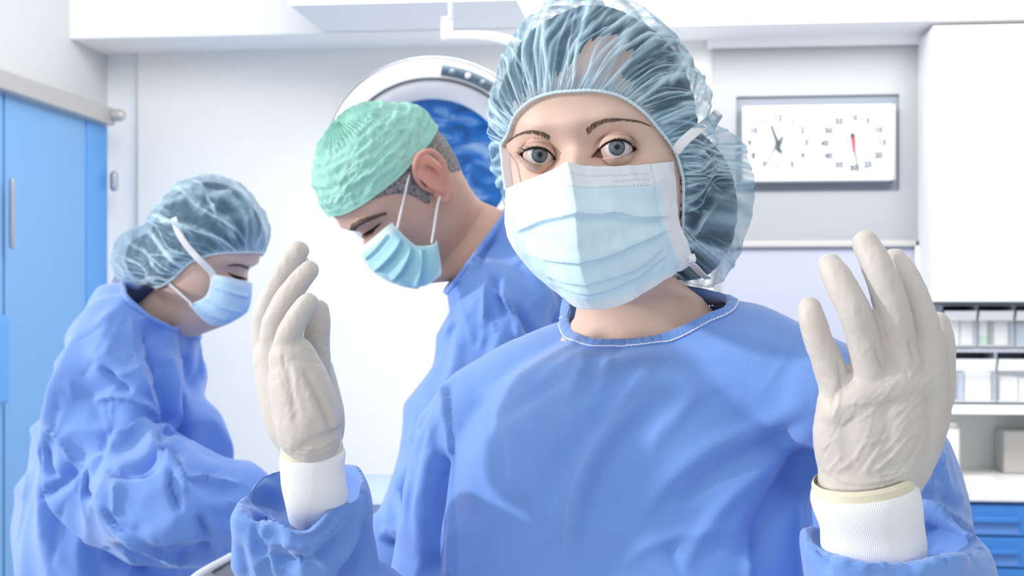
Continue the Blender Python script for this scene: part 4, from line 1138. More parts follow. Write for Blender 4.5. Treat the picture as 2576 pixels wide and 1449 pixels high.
V, F = ribbon(kn, RT * .8 + FW * .2, .006, .0007); obj('mask_tie', V, F, M_tie, mask)
# ------------------------------------------------------------------ gown of the woman in front
def cam_tube(pts, **k):
    """pts: (px, py, depth, radius in m)"""
    return tube([P(a, b, c) for a, b, c, r in pts], [r for *_, r in pts], **k)
def torso(rows, M, n=96, e=.86):
    """rows: (py, left px, right px, centre depth, half depth); rings across the body turned by M"""
    rings = []; a = np.linspace(0, 2 * np.pi, n, endpoint=False); ex, ey = M[:, 0], M[:, 1]
    R = catmull(np.array(rows, float), len(rows) * 7)
    cosy = abs(ex @ RT); siny = math.sqrt(max(0, 1 - cosy ** 2))
    for py, l, r, dc, hb in R:
        hw = (r - l) / 2 / FPX * dc; A = math.sqrt(max(1e-6, (hw ** 2 - (hb * siny) ** 2))) / cosy
        c = P((l + r) / 2, py, dc)
        s, c_ = np.sin(a)[:, None], np.cos(a)[:, None]
        rings.append(c + ex * np.sign(s) * np.abs(s) ** e * A - ey * np.sign(c_) * np.abs(c_) ** e * hb)
    return loft(np.array(rings)[::-1])
Tm = rotm(math.radians(20), 0, 0)
G_parts = [
 torso([(800, 1505, 1745, 1.215, .040), (835, 1440, 1800, 1.215, .060), (870, 1380, 1850, 1.212, .078), (910, 1320, 1900, 1.210, .092), (960, 1265, 1960, 1.208, .102), (1040, 1200, 2010, 1.205, .108), (1130, 1160, 2035, 1.205, .110), (1250, 1135, 2050, 1.21, .112), (1400, 1120, 2070, 1.215, .115), (1600, 1100, 2080, 1.22, .12), (2200, 1100, 2100, 1.22, .13), (3600, 1020, 2180, 1.22, .16), (5200, 1000, 2200, 1.22, .18)], Tm),
 cam_tube([(1600, 925, 1.215, .052), (1470, 935, 1.23, .050), (1350, 985, 1.235, .050), (1240, 1045, 1.245, .048)]),
 cam_tube([(1650, 925, 1.20, .052), (1780, 905, 1.17, .050), (1900, 925, 1.14, .048), (2020, 975, 1.12, .046), (2060, 990, 1.115, .046)]),
 # photo-left arm: upper arm hangs, forearm comes up in front
 cam_tube([(1240, 1050, 1.245, .050), (1190, 1130, 1.25, .050), (1165, 1260, 1.255, .049), (1155, 1420, 1.26, .052), (1120, 1650, 1.26, .056), (1040, 1850, 1.23, .060)], n=32),
 cam_tube([(1040, 1850, 1.23, .060), (960, 1780, 1.19, .060), (900, 1640, 1.155, .060), (868, 1570, 1.145, .055)], n=32),
 # photo-right arm
 cam_tube([(2050, 985, 1.115, .047), (2150, 1050, 1.115, .050), (2200, 1150, 1.11, .056), (2225, 1280, 1.105, .060), (2235, 1420, 1.10, .062), (2250, 1650, 1.09, .062), (2250, 1800, 1.05, .062)], n=32),
 cam_tube([(2250, 1800, 1.05, .062), (2250, 1720, 1.02, .060), (2245, 1650, .995, .055)], n=32)]
def mouth(rim, inner, depth_axis, n=64, k=26):
    """sleeve end: rim = closed loop of outer lip points, hollowed towards depth_axis"""
    rim = catmull_closed(rim, n); c = rim.mean(0); ax_ = np.array(depth_axis, float)
    rings = []
    def sc(f, sh): return c + (rim - c) * f + ax_ * sh
    rings += [sc(.5, -.150), sc(.85, -.135), sc(1.0, -.105), sc(1.05, -.07), sc(1.06, -.035), sc(1.04, -.012), sc(1.01, -.002), sc(.97, .001), sc(.92, -.003), sc(.87, -.010), sc(.81, -.020), sc(.74, -.028), sc(.5, -.034), sc(.1, -.036)]
    return loft(np.array(rings))
axL = P(790, 1150, 1.09) - P(820, 1400, 1.13); axL /= np.linalg.norm(axL)
rimL = [P(593, 1287, 1.100), P(622, 1232, 1.125), P(659, 1182, 1.150), P(740, 1168, 1.165), P(830, 1160, 1.165), P(868, 1162, 1.158), P(902, 1170, 1.142), P(920, 1212, 1.112), P(902, 1245, 1.088), P(838, 1268, 1.068), P(778, 1318, 1.055), P(725, 1318, 1.058), P(670, 1292, 1.070), P(615, 1302, 1.085)]
axR = P(2185, 1230, .965) - P(2235, 1480, .985); axR /= np.linalg.norm(axR)
rimR = [P(2012, 1330, .985), P(2050, 1312, 1.01), P(2140, 1300, 1.03), P(2250, 1285, 1.035), P(2330, 1262, 1.03), P(2410, 1320, 1.01), P(2468, 1385, .98), P(2400, 1410, .945), P(2310, 1418, .93), P(2200, 1425, .925), P(2110, 1405, .93), P(2045, 1375, .95)]
G_parts += [mouth(rimL, None, axL), mouth(rimR, None, axR)]
gV, gF = fuse(G_parts, .0027)
gV = relax(gV, gF, 8, .6)
# large gathers and crumples in the cloth
gN = normals(gV, gF); gx, gy, gd = project(gV)
armL = smoothstep(1150, 1000, gx) ; armR = smoothstep(2030, 2130, gx)
cr = crumple(gV * np.array([1, 1, .8]), 13, 3, 2) - .35
disp = cr * (.0022 + .0052 * armL + .0045 * armR)
gV = gV + gN * disp[:, None]
gV = relax(gV, gF, 2, .5)
ST = [
 # chest
 ([(1118, 950), (1128, 1040), (1138, 1150), (1140, 1300), (1138, 1460)], 16, .0060, 'b', .03),
 ([(1120, 1000), (1160, 1120), (1190, 1240), (1200, 1300)], 26, .0035, 'r'),
 ([(1205, 1000), (1250, 1120), (1262, 1240)], 24, -.0040, 'r'),
 ([(1475, 880), (1462, 930), (1430, 1010)], 16, .0030, 'r'), ([(1520, 885), (1530, 930), (1500, 990)], 15, .0030, 'r'),
 ([(1640, 900), (1560, 1020), (1490, 1130), (1440, 1260), (1425, 1460)], 30, .0050, 'a'),
 ([(1600, 930), (1500, 1050), (1420, 1160), (1370, 1290)], 30, -.0042, 'r'),
 ([(1720, 960), (1640, 1040), (1560, 1120), (1490, 1260), (1462, 1460)], 26, -.0045, 'r'),
 ([(1760, 980), (1690, 1060), (1620, 1140)], 24, .0030, 'r'),
 ([(2030, 1010), (1900, 1080), (1780, 1130), (1660, 1230), (1600, 1330)], 26, .0045, 'r'),
 ([(2035, 1050), (1920, 1120), (1800, 1190), (1700, 1280)], 20, -.0040, 'r'),
 ([(2040, 1090), (1940, 1170), (1840, 1250), (1760, 1350), (1700, 1460)], 24, .0050, 'r'),
 ([(2050, 1130), (1990, 1220), (1930, 1310), (1900, 1420)], 38, -.017, 'r', .15),
 ([(1900, 1330), (1780, 1335), (1680, 1352), (1600, 1390), (1560, 1440)], 18, .0032, 'r'),
 ([(1895, 1340), (1890, 1400), (1885, 1460)], 14, .0050, 'b', .05),
 ([(1680, 1360), (1720, 1460)], 10, -.002, 'r'),
 ([(1400, 900), (1300, 960), (1200, 1010)], 20, .0028, 'r'), ([(1440, 930), (1340, 1000), (1240, 1060)], 18, -.0026, 'r'),
 ([(1800, 830), (1900, 850), (2000, 890)], 16, .002, 'r'),
 # upper arm, photo left
 ([(1112, 1020), (1085, 1120), (1060, 1260), (1050, 1400)], 16, .0050, 'r'),
 ([(1128, 1130), (1108, 1240), (1092, 1350), (1085, 1460)], 20, -.0110, 'r', .1),
 ([(1060, 1100), (1035, 1200), (1020, 1330)], 12, -.003, 'r'),
 ([(1085, 1010), (1060, 1060), (1040, 1100)], 9, -.003, 'r'),
 # forearm sleeve, photo left
 ([(590, 1290), (640, 1300), (680, 1330), (692, 1400), (700, 1460)], 20, .0070, 'a'),
 ([(640, 1335), (690, 1350), (760, 1370), (800, 1345), (860, 1310)], 12, .0055, 's'),
 ([(610, 1270), (640, 1262), (690, 1268), (712, 1290)], 13, -.0060, 'r'),
 ([(612, 1230), (650, 1222), (700, 1235)], 12, .0045, 'r'),
 ([(640, 1200), (690, 1225), (720, 1262)], 11, .0045, 's'),
 ([(672, 1340), (690, 1390), (740, 1410), (800, 1400), (860, 1350), (890, 1300)], 16, -.0080, 'r'),
 ([(740, 1380), (790, 1400), (830, 1440), (840, 1480)], 14, .0070, 's'),
 ([(905, 1250), (900, 1320), (870, 1380), (830, 1440)], 13, .0060, 'a'),
 ([(915, 1290), (925, 1350), (900, 1410), (850, 1470)], 20, -.0130, 'r'),
 ([(900, 1180), (915, 1240), (925, 1300), (960, 1380), (985, 1460)], 12, .0045, 's'),
 ([(620, 1340), (640, 1400), (655, 1460)], 13, .0055, 's'), ([(600, 1360), (612, 1420), (625, 1470)], 12, -.005, 'r'),
 ([(700, 1340), (720, 1360), (775, 1372)], 10, .0045, 's'),
 # photo right arm
 ([(2368, 1080), (2385, 1160), (2410, 1240), (2440, 1300)], 14, .0040, 's'),
 ([(2345, 1130), (2370, 1230), (2395, 1300)], 13, -.0055, 'r'), ([(2330, 1150), (2345, 1240)], 9, .004, 's'),
 ([(2318, 1262), (2370, 1285), (2430, 1330), (2470, 1385)], 12, .0060, 'a'),
 ([(2325, 1330), (2380, 1345), (2440, 1370)], 16, -.0080, 'r'),
 ([(2470, 1388), (2400, 1412), (2330, 1420), (2310, 1450)], 12, .0070, 's'),
 ([(2020, 1320), (2035, 1370), (2030, 1440)], 10, .0050, 's'), ([(2050, 1330), (2060, 1390), (2080, 1450)], 12, -.0060, 'r'),
 ([(2080, 1405), (2160, 1425), (2240, 1420)], 12, .0055, 's'),
 ([(2090, 850), (2150, 920), (2200, 990)], 14, .003, 'r'),
]
ST += random_creases(31, 12, (600, 1400, 930, 1449), 1.3, 110, 9, .0035, .9) + random_creases(32, 10, (1030, 1000, 1125, 1400), 1.3, 130, 8, .0022, .3) + random_creases(33, 12, (2060, 1400, 2440, 1449), .3, 140, 9, .0035, .8) + random_creases(34, 8, (2320, 1120, 2400, 1280), 1.9, 110, 8, .003, .3) + random_creases(35, 14, (1180, 900, 2000, 1440), .95, 170, 9, .0010, .5)
gV = sculpt(gV, gF, ST)
gV = relax(gV, gF, 1, .4)
# open the neck
NK = [(1428, 775), (1424, 810), (1440, 842), (1480, 860), (1530, 864), (1600, 862), (1660, 852), (1720, 830), (1780, 800), (1830, 778)]
Tg = bvh(gV, gF)
dn = np.array([hit_d(Tg, p[0], p[1], 9) for p in NK]); dn[0] = 1.224; dn[1] = 1.212; dn[2] = 1.190
front = [P(p[0], p[1], d_) for p, d_ in zip(NK, dn)]
e0, e1 = front[0], front[-1]
backp = [e1 + RT * .004 + FW * .035 + UP * .010, e1 - RT * .020 + FW * .075 + UP * .018, (e0 + e1) / 2 + FW * .105 + UP * .022, e0 + RT * .018 + FW * .07 + UP * .016, e0 - RT * .004 + FW * .03 + UP * .008]
loopN = catmull_closed(np.array(front + backp), 200)
cN = loopN.mean(0)
# keep only cloth outside the loop (seen from above-front, along the neck axis)
axn = P(1598, 700, 1.17) - P(1620, 930, 1.21); axn /= np.linalg.norm(axn); axn = axn - FW * .35; axn /= np.linalg.norm(axn)
bu = np.cross(axn, FW); bu /= np.linalg.norm(bu); bv = np.cross(axn, bu)
def to2(V_): R_ = V_ - cN; return R_ @ bu, R_ @ bv, R_ @ axn
lx2, lz2, _ = to2(loopN); vx, vz, vh2 = to2(gV)
inside = in_poly(vx, vz, list(zip(lx2 * .965, lz2 * .965))) & (vh2 > -.06)
fin = inside[gF].any(1)
gF2 = gF[~fin]
used = np.zeros(len(gV), bool); used[gF2.ravel()] = True; rem = np.cumsum(used) - 1
gown_V, gown_F = gV[used], rem[gF2]
gown = obj('gown', gown_V, gown_F, M_gown, woman)
# collar band
Tg2 = bvh(gV, gF)
tt, XX, YY = frames(np.vstack([loopN, loopN[:1]]), UP)
out = []
n_ = len(loopN)
rings = []
for i in range(n_ + 1):
    p = loopN[i % n_]; outw = p - cN; outw -= (outw @ tt[i]) * tt[i]; outw /= np.linalg.norm(outw)
    q0 = p - outw * .0025 + axn * .0030; q1 = p + outw * .0075
    h = Tg2.find_nearest(Vector(q1)); 
    nn = np.array(h[1]) if h[0] is not None else axn
    if nn @ axn < -.2: nn = -nn
    q1 = np.array(h[0]) if h[0] is not None else q1
    pk = .0007 * math.sin(i * 2.4) + .0004 * math.sin(i * 1.3)
    m = (q0 + q1) / 2 + nn * (.0026 + pk)
    rings.append([q0 + nn * (.0006), q0 * .6 + m * .4 + nn * .0012, m, q1 * .6 + m * .4 + nn * .0010, q1 + nn * .0010, q1 - nn * .001, q0 - nn * .002 - axn * .004])
V, F = loft(np.array(rings), False, False)
collar = obj('collar', V, F, M_gown, gown)
st = np.array([r[3] * .5 + r[4] * .5 for r in rings]); 
rad = .00055 * (1 + .35 * np.sin(np.arange(len(st)) * 3.1)); aa_ = np.linspace(0, 2 * np.pi, 7, endpoint=False)
V, F = loft([st[i] + rad[i] * (np.cos(aa_)[:, None] * XX[i] + np.sin(aa_)[:, None] * YY[i]) for i in range(len(st))], False, False)
obj('stitching', V, F, M_tie, collar)

# ------------------------------------------------------------------ knitted cuffs
def cuff(ringspec, name='cuff', n=72):
    """ringspec: (px, py, depth, half width px, tilt, aspect)"""
    rings = []
    R = catmull(np.array(ringspec, float), 40)
    for i, (x, y, d, hw, roll, pit) in enumerate(R):
        a = np.linspace(0, 2 * np.pi, n, endpoint=False); r = hw / FPX * d
        ax1 = RT * math.cos(roll) + UP * math.sin(roll); ax2 = FW * math.cos(pit) + UP * math.sin(pit)
        c = P(x, y, d)
        rings.append(c + r * (np.cos(a)[:, None] * ax1 + .80 * np.sin(a)[:, None] * ax2))
    rings = np.array(rings); rings = rings + 0
    top = rings[0]; c = top.mean(0)
    inn = [c + (top - c) * f + (rings[3].mean(0) - c) * s for f, s in ((.97, .02), (.90, .3), (.88, 3.))]
    allr = np.array(inn[::-1] + list(rings))
    V, F = loft(allr, False, False)
    m = len(allr)
    uv = np.stack([np.tile(np.arange(n) / n * 6.0, m), np.repeat(np.linspace(0, 1, m) * .0, n)], 1)
    return obj(name, V, F, M_knit, woman, uv=uv)
cuff([(785, 1138, 1.075, 80, .10, .30), (786, 1150, 1.075, 84, .10, .3), (786, 1180, 1.075, 81, .06, .3), (790, 1220, 1.078, 82, 0, .3), (797, 1255, 1.085, 80, .1, .3), (800, 1295, 1.100, 74, .15, .3), (800, 1330, 1.115, 64, .15, .3)])
cuff([(2173, 1225, .955, 133, .13, .25), (2176, 1245, .955, 137, .12, .25), (2183, 1275, .956, 136, .10, .25), (2193, 1320, .958, 130, .08, .25), (2198, 1370, .960, 132, .08, .25), (2205, 1410, .964, 126, .12, .25), (2215, 1460, .97, 120, .1, .25)])

# ------------------------------------------------------------------ gloves
def hem(spec, parent, seed, n=96):
    """rolled edge and loose end of a glove around the wrist"""
    R = catmull(np.array(spec, float), 30); rings = []; a = np.linspace(0, 2 * np.pi, n, endpoint=False)
    for i, (x, y, d, hw, roll, pit) in enumerate(R):
        t = i / 29; r = hw / FPX * d; w = 1 + .012 * np.sin(a * 5 + seed + 3 * t) * t + .010 * np.sin(a * 9 + 2 * seed - 5 * t) * t + .018 * math.exp(-((t - .08) / .05) ** 2) + .010 * math.exp(-((t - .35) / .05) ** 2)
        ax1 = RT * math.cos(roll) + UP * math.sin(roll); ax2 = FW * math.cos(pit) + UP * math.sin(pit)
        rings.append(P(x, y, d) + (r * w)[:, None] * (np.cos(a)[:, None] * ax1 + .80 * np.sin(a)[:, None] * ax2))
    V, F = loft(np.array(rings), False, False); return obj('glove_hem', V, F, M_hem, parent)
def glove(palm, fingers, voxel=.0013, wr=(), seed=0, strokes=(), it=8, ws=60):
    parts = []
    for f in palm: parts.append(f)
    for f in fingers: parts.append(cam_tube(f, n=28, k=40))
    V, F = fuse(parts, voxel); V = relax(V, F, it, .6)
    N = normals(V, F)
    w = crumple(V, ws, seed, 3) - .3
    w2 = crumple(V * np.array([1, 1, .6]), ws * 2.6, seed + 3, 2) - .3
    V = V + N * (.00026 * w + .00016 * w2)[:, None]
    V = sculpt(V, F, strokes)
    return V, F
# photo-left hand (seen from the little-finger side, palm to the photo's right)
pL = [cam_tube([(786, 1105, 1.07, 0.0212), (780, 1090, 1.07, 0.0245), (770, 1030, 1.07, 0.0245), (752, 960, 1.07, 0.0225), (737, 905, 1.07, 0.0185)], n=36),
      cam_tube([(790, 1105, 1.095, 0.0207), (775, 1080, 1.105, 0.0245), (750, 1010, 1.11, 0.0250), (722, 930, 1.115, 0.0230), (700, 880, 1.115, 0.0185)], n=36),
      cam_tube([(760, 1105, 1.085, 0.0193), (738, 1060, 1.09, 0.0215), (712, 980, 1.093, 0.0200), (690, 905, 1.095, 0.0165)], n=36),
      cam_tube([(800, 1105, 1.105, 0.0185), (812, 1060, 1.11, 0.0175), (808, 990, 1.115, 0.0150), (797, 930, 1.12, 0.0130)], n=32),
      cam_tube([(784, 1105, 1.085, .0220), (787, 1200, 1.080, .0225)], n=36)]
fL = [[(728, 915, 1.068, 0.0107), (722, 860, 1.065, 0.0100), (738, 820, 1.063, 0.0093), (760, 782, 1.061, 0.0086), (776, 762, 1.06, 0.0078)],
      [(692, 905, 1.088, 0.0113), (690, 830, 1.085, 0.0107), (712, 770, 1.082, 0.0100), (748, 715, 1.079, 0.0089), (778, 680, 1.077, 0.0078)],
      [(672, 900, 1.107, 0.0113), (667, 810, 1.107, 0.0108), (690, 740, 1.105, 0.0102), (725, 672, 1.103, 0.0093), (752, 630, 1.101, 0.0080)],
      [(690, 900, 1.127, 0.0112), (690, 820, 1.13, 0.0104), (706, 760, 1.13, 0.0098), (735, 700, 1.128, 0.0088), (757, 665, 1.126, 0.0076)],
      [(800, 985, 1.113, 0.0130), (796, 900, 1.107, 0.0110), (796, 850, 1.103, 0.0104), (800, 805, 1.099, 0.0098), (800, 780, 1.097, 0.0086)]]
sL = [([(762, 930), (796, 995), (824, 1055), (842, 1100)], 7, -.0032, 'r'), ([(772, 922), (808, 985), (838, 1055), (852, 1100)], 5, .0016, 's'), ([(745, 915), (775, 985), (800, 1050), (815, 1095)], 14, .0018, 'r'), ([(720, 920), (735, 990), (752, 1060)], 10, -.0016, 'r'),
      ([(722, 950), (735, 1030), (755, 1090)], 9, -.0006, 'r'), ([(735, 905), (745, 960), (742, 1010)], 6, .0008, 'r'),
      ([(700, 930), (712, 960), (722, 990)], 4, -.0006, 'r'), ([(712, 890), (716, 930)], 4, -.0012, 'r'), ([(678, 870), (690, 940)], 4, -.0010, 'r'),
      ([(785, 840), (815, 835)], 2.5, -.0007, 'r'), ([(782, 852), (812, 848)], 2.5, .0006, 's'), ([(775, 885), (808, 878)], 2.5, -.0007, 'r'), ([(770, 898), (810, 894)], 2.5, .0006, 's'), ([(768, 908), (812, 915)], 2.5, -.0007, 'r'),
      ([(716, 1105), (760, 1128), (810, 1125), (850, 1095)], 3.5, .0013, 's'), ([(712, 1118), (760, 1140), (815, 1138), (858, 1110)], 3, .0010, 's')]
sL += random_creases(5, 26, (690, 860, 830, 1090), 1.2, 70, 2.6, .00045, .5) + random_creases(6, 16, (760, 800, 815, 920), .1, 30, 2.2, .0006, .3) + random_creases(7, 14, (690, 640, 790, 840), 1.0, 36, 2.4, .0005, .5)
V, F = glove(pL, fL, .0013, seed=4, strokes=sL)
gl = obj('glove', V, F, M_latex, woman)
hem([(783, 1100, 1.078, 71, .05, .35), (784, 1118, 1.076, 77, .08, .35), (786, 1140, 1.076, 79, .10, .35), (787, 1175, 1.077, 75, .08, .3)], gl, 3)
# photo-right hand (back of the hand)
pR = [cam_tube([(2180, 1225, .962, .0270), (2160, 1170, .960, .0270), (2130, 1080, .955, .0235), (2112, 1010, .950, .0160), (2110, 985, .948, .0125)], n=40, aspect=.8),
      cam_tube([(2180, 1225, .962, .0290), (2190, 1160, .957, .0290), (2185, 1060, .950, .0260), (2185, 990, .944, .0180), (2190, 940, .941, .0125)], n=40, aspect=.75),
      cam_tube([(2190, 1225, .962, .0280), (2220, 1160, .957, .0290), (2240, 1060, .950, .0260), (2262, 975, .945, .0180), (2270, 925, .943, .0130)], n=40, aspect=.75),
      cam_tube([(2200, 1225, .965, .0250), (2250, 1160, .962, .0260), (2300, 1060, .957, .0200), (2325, 970, .954, .0155), (2328, 900, .953, .0130)], n=40, aspect=.8),
      cam_tube([(2240, 1210, .985, .0180), (2290, 1130, .985, .0200), (2335, 1050, .980, .0150), (2354, 980, .975, .0115)], n=32),
      cam_tube([(2110, 1035, .949, .0145), (2180, 992, .943, .0140), (2265, 965, .943, .0140), (2328, 968, .953, .0138)], n=28),
      cam_tube([(2178, 1200, .962, .0325), (2178, 1290, .962, .0320)], n=40, aspect=.78)]
fR = [[(2110, 990, .949, .0120), (2078, 900, .945, .0104), (2057, 850, .943, .0096), (2042, 800, .943, .0089), (2036, 775, .947, .0080)],
      [(2192, 945, .942, .0125), (2172, 850, .935, .0114), (2148, 780, .930, .0107), (2107, 700, .934, .0099), (2088, 668, .939, .0084)],
      [(2272, 930, .943, .0128), (2258, 850, .938, .0116), (2244, 775, .933, .0116), (2213, 685, .932, .0106), (2178, 612, .939, .0090)],
      [(2332, 935, .953, .0130), (2327, 840, .949, .0112), (2308, 770, .948, .0104), (2280, 700, .952, .0095), (2252, 655, .958, .0083)],
      [(2356, 1000, .975, .0120), (2364, 930, .972, .0105), (2366, 870, .972, .0100), (2360, 815, .975, .0086)]]
sR = [([(2110, 900), (2115, 960), (2118, 985)], 4, -.002, 'r'),
      ([(2200, 870), (2215, 910), (2235, 935)], 5, -.002, 'r'), ([(2285, 850), (2298, 895), (2305, 915)], 5, -.002, 'r'),
      ([(2150, 960), (2220, 968), (2260, 960)], 3, .0006, 's'), ([(2120, 1140), (2080, 1190)], 4, .0008, 's'), ([(2180, 1090), (2150, 1150), (2100, 1190)], 4, .0009, 's'),
      ([(2300, 1080), (2260, 1130), (2200, 1190)], 4, .0009, 's'), ([(2330, 1060), (2310, 1120), (2260, 1190)], 4, -.0009, 's'), ([(2240, 1060), (2200, 1130), (2150, 1200)], 4, -.0007, 's'),
      ([(2100, 1100), (2070, 1130)], 3, .0007, 's'), ([(2060, 1170), (2140, 1215), (2240, 1205), (2300, 1170)], 4, .0008, 's'),
      ([(2080, 960), (2110, 1000), (2090, 1060)], 4, .0007, 's'), ([(2045, 1215), (2100, 1230), (2200, 1228), (2300, 1195)], 4, .0014, 's'), ([(2048, 1232), (2120, 1248), (2220, 1243), (2308, 1212)], 4, .0012, 's')]
sR += random_creases(15, 34, (2060, 1020, 2330, 1215), .75, 110, 2.8, .0006, .5) + random_creases(16, 24, (2020, 760, 2330, 980), 1.9, 60, 2.6, .0006, .6) + random_creases(17, 16, (2060, 960, 2330, 1060), .3, 80, 2.6, .0006, .7)
V, F = glove(pR, fR, .0012, seed=8, strokes=sR)
gl = obj('glove', V, F, M_latex, woman)
hem([(2172, 1196, .957, 125, .15, .25), (2173, 1206, .956, 130, .14, .25), (2175, 1230, .956, 132, .13, .25), (2178, 1262, .957, 128, .12, .25)], gl, 5)
# ================================================================== generic pieces for the two people behind
def half_loop(side):
    """band points from the forehead to the nape on the +x side; mirrored for the other"""
    a = np.array(side, float); b = a[1:-1][::-1].copy(); b[:, 0] *= -1
    return np.vstack([a, b])
def make_snap(tree, M, c):
    def snap(p, off):
        q = to_world(np.array([0, 0, p[2] * .6]), M, c); v = to_world(p, M, c) - q; v /= np.linalg.norm(v)
        h = tree.ray_cast(Vector(q), Vector(v)); return ((np.array(h[0]) + v * off) - c) @ M if h[0] is not None else np.asarray(p, float)
    return snap
def strip_mask(parent, grid, tree, m, pleats, off=.004, nu=110, nv=100, name='face_mask'):
    RC = catmull_grid(np.array(grid, float), 13, 11)
    GWm = np.array([[P(c[0], c[1], min(c[2], hit_d(tree, c[0], c[1], 9) - off)) for c in r] for r in RC])
    Gq = catmull_grid(GWm, nu, nv); V, F = grid_mesh(Gq); N = normals(V, F)
    if (N @ FW).mean() > 0: N = -N
    x, y, _ = project(V); dsp = np.zeros(len(V))
    for line, dep, w in pleats:
        D, sd, par = seg_dist(x, y, smooth_line(line)); q = D * sd
        dsp += dep * np.where(q < 0, np.exp(-(D / (w * 1.4)) ** 2), np.exp(-(D / 1.5) ** 2) - .7 * np.exp(-((D - w * .5) / w) ** 2)) * np.clip(np.minimum(par, 1 - par) / .1, 0, 1)
    V = V + N * dsp[:, None]
    u = np.broadcast_to(np.linspace(0, 1, nu)[None], (nv, nu)).ravel(); v = np.broadcast_to(np.linspace(0, 1, nv)[:, None], (nv, nu)).ravel()
    b = np.clip(np.maximum.reduce([smoothstep(.94, .96, u) * .6, smoothstep(.06, .04, u) * .6, smoothstep(.14, .08, v) * .7, smoothstep(.93, .96, v) * .5]), 0, 1)
    V2 = np.vstack([V, V - N * .0015]); o = len(V)
    bd = [(j, j + 1) for j in range(nu - 1)] + [(i * nu + nu - 1, (i + 1) * nu + nu - 1) for i in range(nv - 1)] + [((nv - 1) * nu + j, (nv - 1) * nu + j - 1) for j in range(nu - 1, 0, -1)] + [(i * nu, (i - 1) * nu) for i in range(nv - 1, 0, -1)]
    F2 = np.vstack([F[:, ::-1], F + o, np.array([(p, q, q + o, p + o) for p, q in bd])])
    return obj(name, V2, F2, m, parent, attrs={'border': np.concatenate([b, b]), 'dots': np.zeros(2 * o)})
def strokes_on(tree, line, off, rad, n=None):
    L = smooth_line(line); q = []
    for p in L:
        h = hit(tree, p[0], p[1], off)
        if h is None and q: h = q[-1] + (P(p[0], p[1], 2) - P(*prev, 2))
        if h is not None: q.append(h)
        prev = p
    q = np.array(q); return tube(q, rad * np.sin(np.linspace(.3, 2.85, len(q))), 8, len(q), round_ends=False)
def brow_hair(tree, line, half, n, L, rad=.0003, seed=1, ang=.5):
    r_ = np.random.RandomState(seed); ln = np.array(smooth_line(line)); out = []
    for k in range(n):
        t = r_.rand(); i = t * (len(ln) - 1); a = int(i); b = min(a + 1, len(ln) - 1); c = ln[a] * (1 - i + a) + ln[b] * (i - a)
        tg = ln[min(a + 3, len(ln) - 1)] - ln[max(a - 2, 0)]; tg /= np.linalg.norm(tg); nr = np.array([tg[1], -tg[0]])
        if nr[1] > 0: nr = -nr
        c = c + nr * (r_.rand() - .5) * 2 * half * (1 - .6 * t); an = ang * (1 - t) + .3 * (r_.rand() - .5); dv = tg * math.cos(an) + nr * math.sin(an)
        q = [hit(tree, *(c + dv * L * s), .0004) for s in (0, .35, .7, 1)]
        if any(x is None for x in q): continue
        out.append(strand(np.array(q), rad, rad * .3, 4))
    return join(out)
def head_phi(): return np.concatenate([dense(-math.radians(100), math.radians(100), [(9, .02)]), dense(math.radians(100), math.radians(260), [(9, .05)])[1:-1]])
def head_zs(): return dense(-.112, .1165, [(-.06, .002), (.05, .0014), (9, .0025)])

# ------------------------------------------------------------------ man with the green cap
man = thing('person', 'man bending down in blue gown, green cap and turquoise ear-loop mask', 'person', (*P(1400, 900, 2.12)[:2], 0))
Mm = rotm(math.radians(60), math.radians(52), 0); cm = P(998, 470, 1.965)
Mt2 = rotm(math.radians(60), math.radians(20), 0); ex, ey = Mt2[:, 0], Mt2[:, 1]
phm = head_phi()
def ring(c, ax_, r1, r2, ref=None):
    return c, ax_, None
def neckrings(spec, ref):
    """spec: (px,py,d,r1,r2); rings perpendicular to the path, aligned with ref"""
    pts = np.array([P(a, b, c) for a, b, c, *_ in spec]); t = np.gradient(pts, axis=0); t /= np.linalg.norm(t, axis=1)[:, None]; out = []
    for i, s in enumerate(spec):
        X = ref - (ref @ t[i]) * t[i]; X /= np.linalg.norm(X); Y = np.cross(t[i], X); out.append((pts[i], X, Y, s[3], s[4]))
    return out
nk = neckrings([(1560, 2600, 2.15, .12, .10), (1500, 1500, 2.13, .15, .12), (1420, 1000, 2.10, .16, .12), (1370, 820, 2.07, .12, .09), (1310, 720, 2.05, .080, .072), (1260, 655, 2.02, .064, .066), (1222, 630, 2.005, .058, .062), (1192, 612, 1.995, .055, .059)], Mm[:, 0])
# orient the ring's "front" like the head's front
def orient(nk, M):
    out = []
    for c, X, Y, a, b in nk:
        if Y @ M[:, 1] < 0: Y = -Y
        out.append((c, X, Y, a, b))
    return out
BM = person_body(Mm, cm, orient(nk, Mm), head_zs(), phm, man=1., jaw=.22, sc=(.99, .98, .97))
bm_V, bm_F = loft(BM, True, True)
